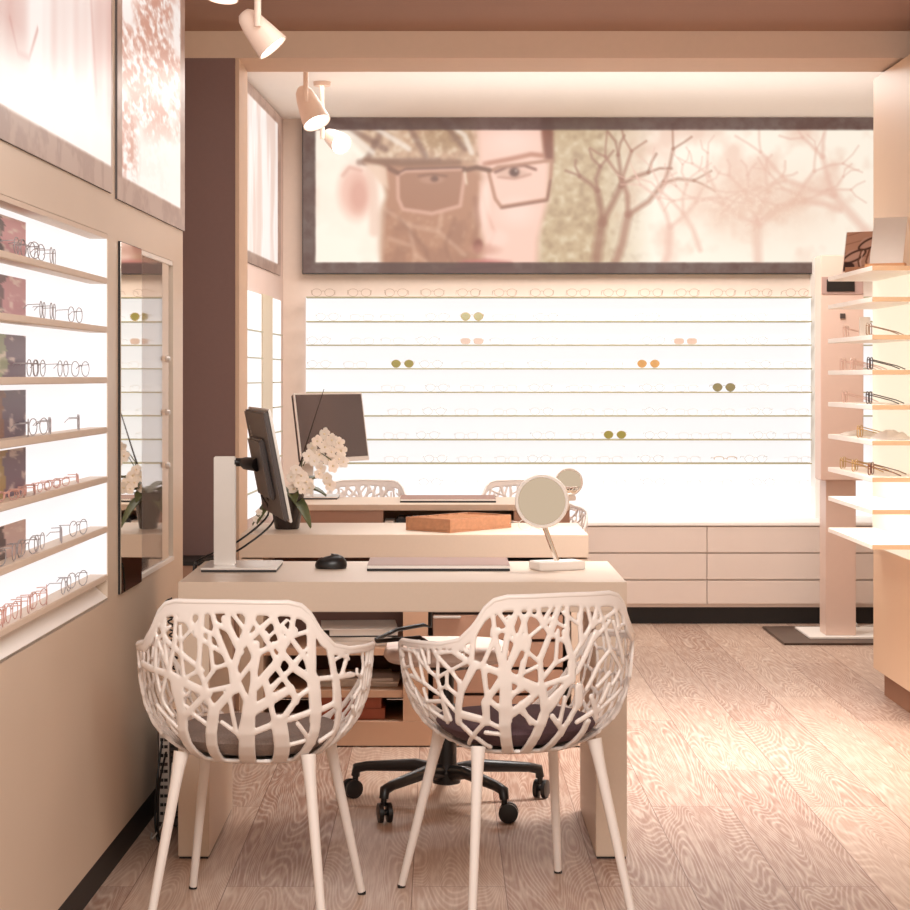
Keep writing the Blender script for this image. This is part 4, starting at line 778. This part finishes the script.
# ================================================================== SPECTACLES
def lens_pts(w,h,kind,n=16):
    P=[]
    for k in range(n):
        a=2*PI*k/n; c,s=math.cos(a),math.sin(a); e={0:2.2,1:3.2,2:2.0}[kind]
        x=w/2*math.copysign(abs(c)**(2/e),c); z=h/2*math.copysign(abs(s)**(2/e),s)
        if kind==2 and z<0: x*=.82+.18*(1+z/(h/2))
        P.append((x,z))
    return P
def spectacles(fm_,lens=None,kind=0,single=False,tl_=.125,w=.05,h=.037,rr=.0014,label='x',group=None,brow=False,drop=None,loc=(0,0,0),rz=0,n=16):
    """front faces -y, stands on z=0"""
    f=MB(); zc=h/2+rr; gap=.017; lens_o=[]
    for s in(-1,1):
        cx=s*(w+gap)/2; P=lens_pts(w,h,kind,n); pts=[(cx+s*x,0,zc+z) for x,z in P]
        if brow: pts=[p for p in pts if p[2]>=zc-.004]; pts.sort(key=lambda p:p[0]); f.tube(pts,rr*1.4,5)
        else: f.tube(pts,rr,5,closed=True)
    f.tube([(-gap/2,0,zc+h*.15),(0,-.001,zc+h*.24),(gap/2,0,zc+h*.15)],rr,5)
    tm=MB() if not single else f
    tms=[]
    for s in(-1,1):
        x=s*(w+gap/2); tt=MB() if not single else f
        tt.tube([(x,0,zc+h*.28),(x+s*.003,.004,zc+h*.28),(x+s*.003,tl_*.75,zc+h*.25 if drop is None else zc-h*.22),(x+s*.002,tl_,(zc-.006 if tl_>.1 else zc) if drop is None else rr)],rr,5)
        if not single: tms.append(tt)
    if single:
        o=f.build('spectacles',fm_,smooth=80); o.location=loc; o.rotation_euler=(0,0,rz); tag(o,label,'glasses',group); r=o
    else:
        r=local(thing('spectacles',label,'glasses',loc,group,rz)); f.build('frame',fm_,r,smooth=80)
        for tt in tms: tt.build('temple',fm_,r,smooth=80)
    if lens:
        for s in(-1,1):
            cx=s*(w+gap)/2; P=lens_pts(w*.985,h*.985,kind,n)
            MB().prism([(x,z) for x,z in P],-.0006,.0006,lambda x,z,y,cx=cx,s=s:(cx+s*x,y,zc+z)).build('lens',lens,r,smooth=80)
    return r
clearf=mat('clear_acetate_frame',(236,228,214),.3,alpha=.45); thinb=mat('thin_bronze_frame',(172,140,116),.4,.3); palef=mat('pale_wire_frame',(226,214,204),.3,.3)
redf=mat('red_brown_frame',(206,156,144),.4); grayf=mat('grey_wire_frame',(168,160,162),.35,.3); darkf=mat('dark_acetate_frame',(64,44,38),.3)
goldf=mat('gold_tortoise_frame',(196,158,104),.3,.2); pinkf=mat('rose_acetate_frame',(228,190,176),.35)
olive=mat('olive_sun_lens',(150,140,72),.15); tan=mat('tan_gradient_lens',(196,152,96),.15); rose=mat('rose_grey_lens',(206,182,168),.2); oliv2=mat('grey_olive_lens',(140,132,98),.15)
def nolink(r): 
    for c in list(r.children): nolink(c)
    C.objects.unlink(r) if r.name in C.objects else None
# rear wall, nine ledges
protoA=spectacles(thinb,kind=0,single=True,w=.052,h=.040,rr=.0011,n=14,label='x'); protoB=spectacles(palef,kind=1,single=True,w=.052,h=.034,rr=.0009,n=12); protoC=spectacles(clearf,kind=2,single=True,w=.052,h=.040,rr=.0013,n=12)
used={}
def first(pr,label,group,loc,rz=0):
    if pr not in used:
        used[pr]=1; pr.location=loc; pr['label']=label; pr['group']=group; pr.rotation_euler=(0,0,rz); return pr
    return dup(pr,loc,rz,label,group)
ROWN=['top','second','third','fourth','fifth','sixth','seventh','eighth','lowest']
sun={(1,4):(olive,2,'olive aviator'),(2,4):(rose,1,'rose half-tinted'),(2,10):(rose,1,'pale rose square'),(3,2):(olive,2,'small olive round'),(3,9):(tan,2,'tan gradient'),(4,11):(oliv2,2,'dark olive square'),(6,8):(olive,2,'olive round'),(7,11):(None,1,'gold browline')}
for row in range(9):
    z=PZ_((LY+[487])[row],YS)+.0032
    for k in range(14):
        px=323+36.5*k+(0 if row==0 else random.uniform(-5,5)); x=PX(px,YS)
        if row in(4,5,6,7,8) and px<376: continue
        if row==8 and px>565 and px<585: continue
        key=(row,k)
        if key in sun:
            ln,kd,nm=sun[key]; px={(1,4):472,(2,4):472,(2,10):685.5,(3,2):402.5,(3,9):648.5,(4,11):724,(6,8):615,(7,11):725.5}[key]; x=PX(px,YS+.01)
            fmm={'olive aviator':goldf,'gold browline':goldf,'dark olive square':mat('olive_black_frame',(110,100,72),.4)}.get(nm,palef)
            spectacles(fmm,ln,kd,w=.052,h=.044 if kd==2 else .032,rr=.0012,brow=nm in('gold browline','rose half-tinted'),label='%s %s resting on the %s ledge of the lit rear wall'%(nm,'spectacles' if ln is None else 'sunglasses',ROWN[row]),group='sunglasses on the lit rear wall',loc=(x,YS+.012,z))
        else:
            pr=protoA if row==0 else (protoB if (k*7+row*3)%3 else protoC)
            nm='thin bronze' if row==0 else ('pale wire' if pr is protoB else 'clear rimmed')
            first(pr,'%s spectacles on rear wall ledge counted %s from above, %s from the left'%(nm,ROWN[row],ORD[k]),'spectacles on the lit rear wall',(x,YS+.010,z),random.uniform(-.06,.06))
# left recess
LR={0:([28,36,44,60],grayf,'grey wire'),1:([50,60,82],grayf,'grey wire'),2:([40,47,70,87],grayf,'grey wire'),3:([36,46,57,85],grayf,'grey wire'),4:([6,15,24,33,42,51,60,68,84],redf,'red-brown'),5:([4,25,35,47,68,85],grayf,'grey and olive wire'),6:([4,12,20,29,38,46,54,73,84],redf,'rose-brown')}
pr={}
for row,(ps,mm,nm) in LR.items():
    for k,px in enumerate(ps):
        m2=mm
        if row==6 and k>6: m2=grayf
        kk=(row in(4,),m2.name)
        if kk not in pr: pr[kk]=spectacles(m2,None,0,tl_=.035,w=.050,h=.020 if row==4 else .036,rr=.0011,n=14); pr[kk]['new']=1
        y=YL(px)-.03; lab='%s spectacles on the %s shelf of the left recess, %s from the near side'%('grey wire' if m2 is grayf else 'red-brown',NR[row],ORD[k])
        lc_=(XW(y)-.010,y,LZ[row]+.0085)
        if pr[kk].get('new'):
            del pr[kk]['new']; r=pr[kk]; r.location=lc_; r.rotation_euler=(0,0,PI/2); r['label']=lab; r['group']='spectacles in the left lit recess'
        else: dup(pr[kk],lc_,PI/2+random.uniform(-.25,.25),lab,'spectacles in the left lit recess')
spectacles(palef,None,0,single=True,tl_=.09,label='pale folded-looking spectacles lying on the counter by the round mirror',group='loose spectacles',loc=(PX(534,7.15),7.15,.7405),rz=.3)
# ================================================================== RIGHT CABINET WITH SHELVES
t=thing('tall_cabinet','tall beige cabinet at the right edge carrying thin protruding shelves','cabinet',(2.1,8.1,0))
tb=mat('beige_tall_cabinet',(226,192,160),.4,noise=.03,scale=4)
MB().box(1.77,2.5,5.2,8.17,.10,2.505).build('body',tb,t,bev=.002); MB().box(1.80,2.48,5.3,8.10,0,.0995).build('plinth',mat('brown_plinth',(150,104,76),.6),t)
MB().box(1.766,1.7695,7.0,8.165,.60,1.69).build('glow_insert',emis('warm_glow_insert',(240,224,200),.72),t)  # emissive sheet added for the warm glow between the shelves
SZ=[PZ_(y,8.1) for y in(277,305,339,370.5,402,434,467,496,527.5)]
SN=['top','second','third','fourth','fifth','sixth','seventh','eighth','lowest']
shl=mat('cream_shelf',(250,240,230),.4)
for z in SZ: MB().box(1.571,1.7655,7.27,8.1,z-.018,z).build('shelf',shl,t,bev=.0015); MB().box(1.5715,1.765,7.2665,7.2695,z-.0175,z-.0005).build('front_edge',mat('tan_shelf_edging',(206,168,132),.5),t)
def on(px,i,lab,mm,kind=1,rz=-PI/2-.38,tl2=.12,lens=None,x=1.60):
    Y=x*2000/(px-440); Y=min(max(Y,7.36),8.0)
    return spectacles(mm,lens,kind,w=.052,h=.044,rr=.0021,label=lab,group='spectacles on the right shelves',loc=(x,Y,SZ[i]+.0006),rz=rz,tl_=tl2,n=14,drop=1)
for i,px,lab,mm in[(2,846,'pink rimmed spectacles on the third right shelf, left of the small white card',pinkf),(2,869,'thin pale spectacles on the third right shelf, right of the small white card',thinb),
 (3,843,'rose spectacles on the fourth right shelf, leftmost of three',pinkf),(3,853,'rose spectacles on the fourth right shelf, middle of three',pinkf),(3,870,'dark-armed spectacles on the fourth right shelf, nearest the camera',darkf),
 (4,845,'rose spectacles on the fifth right shelf, further from the camera',pinkf),(4,869,'dark-armed spectacles on the fifth right shelf, nearer the camera',darkf),
 (5,860,'gold spectacles alone on the sixth right shelf between white cloths',goldf),
 (6,843,'gold tortoise spectacles on the seventh right shelf, furthest from the camera',goldf),(6,855,'gold tortoise spectacles on the seventh right shelf, in the middle',goldf),(6,871,'brown tortoise spectacles on the seventh right shelf, nearest the camera',mat('brown_tortoise_frame',(120,70,48),.3))]:
    on(px,i,lab,mm)
# small white things on the shelves
tag(MB().box(1.60,1.64,7.62,7.635,SZ[2]+.0005,SZ[2]+.075).build('blank_card',paper,bev=.001),'small blank white card standing on the third right shelf','card')
def cloth(label,x,y,z,w_,d_,h_,sd):
    rs=np.random.RandomState(sd); vs=[];n=14
    for i in range(n):
        for j in range(n):
            u,v=i/(n-1)*2-1,j/(n-1)*2-1; r=min(1,math.hypot(u,v)*.9); vs.append((x+u*w_,y+v*d_,z+.001+h_*(1-r**2)*(.6+.5*rs.rand())))
    fs=[(i*n+j,(i+1)*n+j,(i+1)*n+j+1,i*n+j+1) for i in range(n-1) for j in range(n-1)]; k=n*n
    vs+=[(a,b_,z+.0003) for a,b_,c_ in vs]; fs+=[tuple(k+a for a in f[::-1]) for f in list(fs)]
    per=[i*n for i in range(n)]+[(n-1)*n+j for j in range(1,n)]+[i*n+n-1 for i in range(n-2,-1,-1)]+[j for j in range(n-2,0,-1)]
    fs+=[(per[a],per[(a+1)%len(per)],k+per[(a+1)%len(per)],k+per[a]) for a in range(len(per))]
    return tag(MB().add(vs,fs).build('folded_cloth',paper,smooth=80),label,'cloth','white cloths on the sixth right shelf')
cloth('flat white cloth at the far end of the sixth right shelf',1.66,7.93,SZ[5]+.0003,.07,.10,.02,1)
cloth('crumpled white cloth at the near end of the sixth right shelf',1.68,7.45,SZ[5]+.0003,.07,.10,.035,2)
# picture cards in wooden holders on the top shelf
def card(label,x,y,z,w_,h_,rz,tilt,pic,hold):
    t=thing('display_card',label,'display card',(x,y,z),'cards on the top right shelf')
    M=R3(z=rz)@R3(x=tilt); c=Vector((x,y,z+.004)); LCc=lambda a,b_,c_:c+M@Vector((a,b_,c_))
    MB().obox(LCc(0,0,h_/2),(w_,.004,h_),M).build('card_board',paper,t)
    if pic:
        p=Pic(0,1,0,1,60,70,(196,152,130)); 
        for k in range(5): p.line([(0,.1+.22*k),(1,-.15+.22*k)],.02,(150,104,84),.8,.02)
        for cx_,cy_ in((.62,.30),(.25,.62)):
            th=np.linspace(0,2*PI,24); p.ell(cx_,cy_,.26,.17,(206,168,152),.8,.1); p.line([(cx_+.26*math.cos(a)-.1*math.sin(a),cy_+.15*math.sin(a)-.06*math.cos(a)) for a in th],.05,(84,54,44),1,.02)
        for xx in(.42,.62,.8): p.line([(xx,.45),(xx-.06,.75),(xx+.02,1)],.035,(104,66,50),1,.02); p.line([(xx+.05,.48),(xx-.0,.75),(xx+.06,1)],.02,(232,204,186),1,.02)
        p.ell(.12,.88,.16,.12,(60,40,36),1,.2); p.lit[:]=0
        p.mesh('print',lambda u,v:LCc((u-.5)*w_*.96,-.0026,h_*(1-v)),picmat('card_print',0,1),t)
    MB().obox(Vector((x,y,z+.011))+R3(z=rz)@Vector((0,0,0)),(hold,.035,.022),R3(z=rz)).build('holder',woodo if pic else mat('oak_block',(206,150,104),.5,noise=.12,scale=14),t,bev=.001)
card('small picture card of spectacles in a wooden holder on the top right shelf',1.640,7.76,SZ[0],.165,.165,-.55,-.30,True,.13)
card('blank pink-white card in an oak holder on the top right shelf, nearest the camera',1.675,7.52,SZ[0],.125,.215,-.45,-.42,False,.15)
# ================================================================== TOTEM
pk=mat('pale_pink_lacquer',(226,196,180),.4,noise=.02)
t=thing('display_column','tall pale pink column with black screen on a floor plate before the lit wall','display column',(1.96,9.8,0))
MB().box(1.857,2.065,9.75,9.905,PZ_(480.5,9.75),PZ_(255,9.75)).build('head',pk,t,bev=.004)
MB().box(1.860,2.062,9.746,9.7495,PZ_(294,9.75),PZ_(277,9.75)).build('screen_band',mat('mauve_band',(178,146,136),.4),t)
MB().box(1.884,2.02,9.742,9.7455,PZ_(291.5,9.75),PZ_(279.5,9.75)).build('screen',black,t)
MB().box(1.950,1.975,9.744,9.7495,PZ_(318.5,9.75),PZ_(313.5,9.75)).build('sensor',dark,t)
MB().box(1.891,2.038,9.80,9.96,.022,PZ_(480.5,9.75)-.0005).build('post',pk,t,bev=.002)
MB().box(1.80,2.35,9.74,10.15,.0115,.0215).build('base_plate',white,t,bev=.002)
tag(MB().box(1.65,2.5,9.60,10.26,.0005,.011).build('floor_mat',mat('brown_black_mat',(84,66,56),.4),bev=.004),'dark mat lying on the floor under the display column','mat')
cable('pale cable lying on the floor behind the display column',[(2.06,10.20,.016),(2.10,10.12,.04),(2.14,10.18,.016),(2.22,10.2,.02),(2.3,10.15,.016)],.006,silver,group=None)
# ================================================================== CEILING SPOTLIGHTS
lampw=mat('blush_lamp_metal',(240,214,196),.4)
def spot(label,mouth,axis,L,R,stem_x,stem_y,ceil):
    ax=Vector(axis).normalized(); mo=Vector(mouth); back=mo-ax*L; piv=mo-ax*L*.62
    t=thing('ceiling_spotlight',label,'spotlight',(stem_x,stem_y,ceil),'spotlights on the ceiling')
    MB().lathe([(0,0),(R*.36,L*.03),(R*.56,L*.12),(R*.72,L*.32),(R*.88,L*.68),(R,L),(R*.93,L),(R*.90,L*.93)],back,ax,32,cap=False).build('shade',lampw,t,smooth=50)
    MB().lathe([(0,L*.90),(R*.88,L*.90),(R*.90,L*.93),(0,L*.935)],back,ax,32).build('lamp_disc',lamp_e,t)
    s=Vector((stem_x,stem_y,0))
    up=Vector((stem_x,stem_y,piv.z+.02)); sp=piv+Vector((0,-R*.92,0))
    MB().tube([(stem_x,sp.y,piv.z-.012),(stem_x,sp.y,piv.z+L*.8),(stem_x,stem_y,piv.z+L*1.0),(stem_x,stem_y,ceil-.004)],[.011,.011,.010,.010],12).build('bracket',lampw,t,smooth=60)
    MB().lathe([(.04,-.02),(.042,-.001),(0,-.001)],(stem_x,stem_y,ceil),n=24).build('ceiling_plate',lampw,t)
    return mo,ax
s1=spot('blush cone spotlight hanging lowest near the ceiling edge, aimed right',W(273,48,6.3),(.62,-.03,-.74),.15,.054,PX(259,6.3),6.3,2.62)
s0=spot('blush spotlight cut off by the top of the picture, aimed down',W(222,-1,6.0),(-.1,-.14,-.95),.15,.05,PX(224,6.0),6.0,2.62)
s2=spot('cream spotlight hanging beyond the beam, aimed down right',W(317,123,8.6),(.36,-.33,-.82),.19,.062,PX(306,8.6),8.6,2.69)
s3=spot('furthest spotlight, before the wide poster, glowing toward the camera',W(341.5,144,9.5),(.45,-.72,-.38),.16,.053,PX(322,9.5),9.5,2.69)
# ================================================================== LIGHT
def area(loc,to,sx_,sy_,e,col=(1,.985,.955),spread=180):
    l=bpy.data.lights.new('fixtureless_light','AREA'); l.shape='RECTANGLE'; l.size=sx_; l.size_y=sy_; l.energy=e; l.color=col; l.spread=math.radians(spread)
    o=bpy.data.objects.new('fixtureless_light',l); C.objects.link(o); o.location=loc; o.rotation_euler=(Vector(to)-Vector(loc)).to_track_quat('-Z','Y').to_euler()
def spotl(loc,d,e,ang=70,col=(1,.97,.93),r=.04,blend=.6):
    l=bpy.data.lights.new('lamp','SPOT'); l.energy=e; l.color=col; l.spot_size=math.radians(ang); l.spot_blend=blend; l.shadow_soft_size=r
    o=bpy.data.objects.new('lamp',l); C.objects.link(o); o.location=loc; o.rotation_euler=Vector(d).to_track_quat('-Z','Y').to_euler()
area((.2,1.9,2.3),(-.1,5.4,.9),1.8,.9,58)
area((1.05,6.8,2.60),(1.15,6.9,0),.4,1.6,33,spread=80)
area((.7,9.5,2.67),(.7,9.6,0),2.6,1.4,44); area((.9,9.3,1.95),(.9,9.2,2.69),2.6,.8,7)  # second is an added uplight without fixture, brightening the rear ceiling
for k in(6,7): area((1.66,7.68,SZ[k]-.022),(1.66,7.68,0),.14,.7,.9)  # added lights under two shelves, to brighten the shelf tops beneath
area((-.1,5.9,2.60),(-.1,6.0,0),.8,.6,5)
for m_,a_ in(s1,s2,s3): spotl(m_+a_*.02,a_,16)
spotl((1.3,8.9,2.6),(0.3,1.0,-1.2),30,90)
w=bpy.data.worlds.new('World'); bpy.context.scene.world=w; w.use_nodes=True; bg=w.node_tree.nodes['Background']; bg.inputs[0].default_value=(*lin((236,214,190)),1); bg.inputs[1].default_value=.66
# ================================================================== CAMERA
cam=bpy.data.cameras.new('camera'); co=bpy.data.objects.new('camera',cam); C.objects.link(co); co.location=(0,0,EYE); co.rotation_euler=(PI/2,0,0)
cam.sensor_width=36; cam.sensor_fit='HORIZONTAL'; cam.lens=F/910*36; cam.shift_x=(455-440)/910; cam.shift_y=-(455-377)/910; cam.clip_start=.05
sc=bpy.context.scene; sc.camera=co
sc.view_settings.view_transform='Standard'; sc.view_settings.look='None'; sc.view_settings.gamma=1; sc.view_settings.exposure=.42; sc.view_settings.use_curve_mapping=False
for o in bpy.data.objects:
    if '_o' in o: del o['_o']
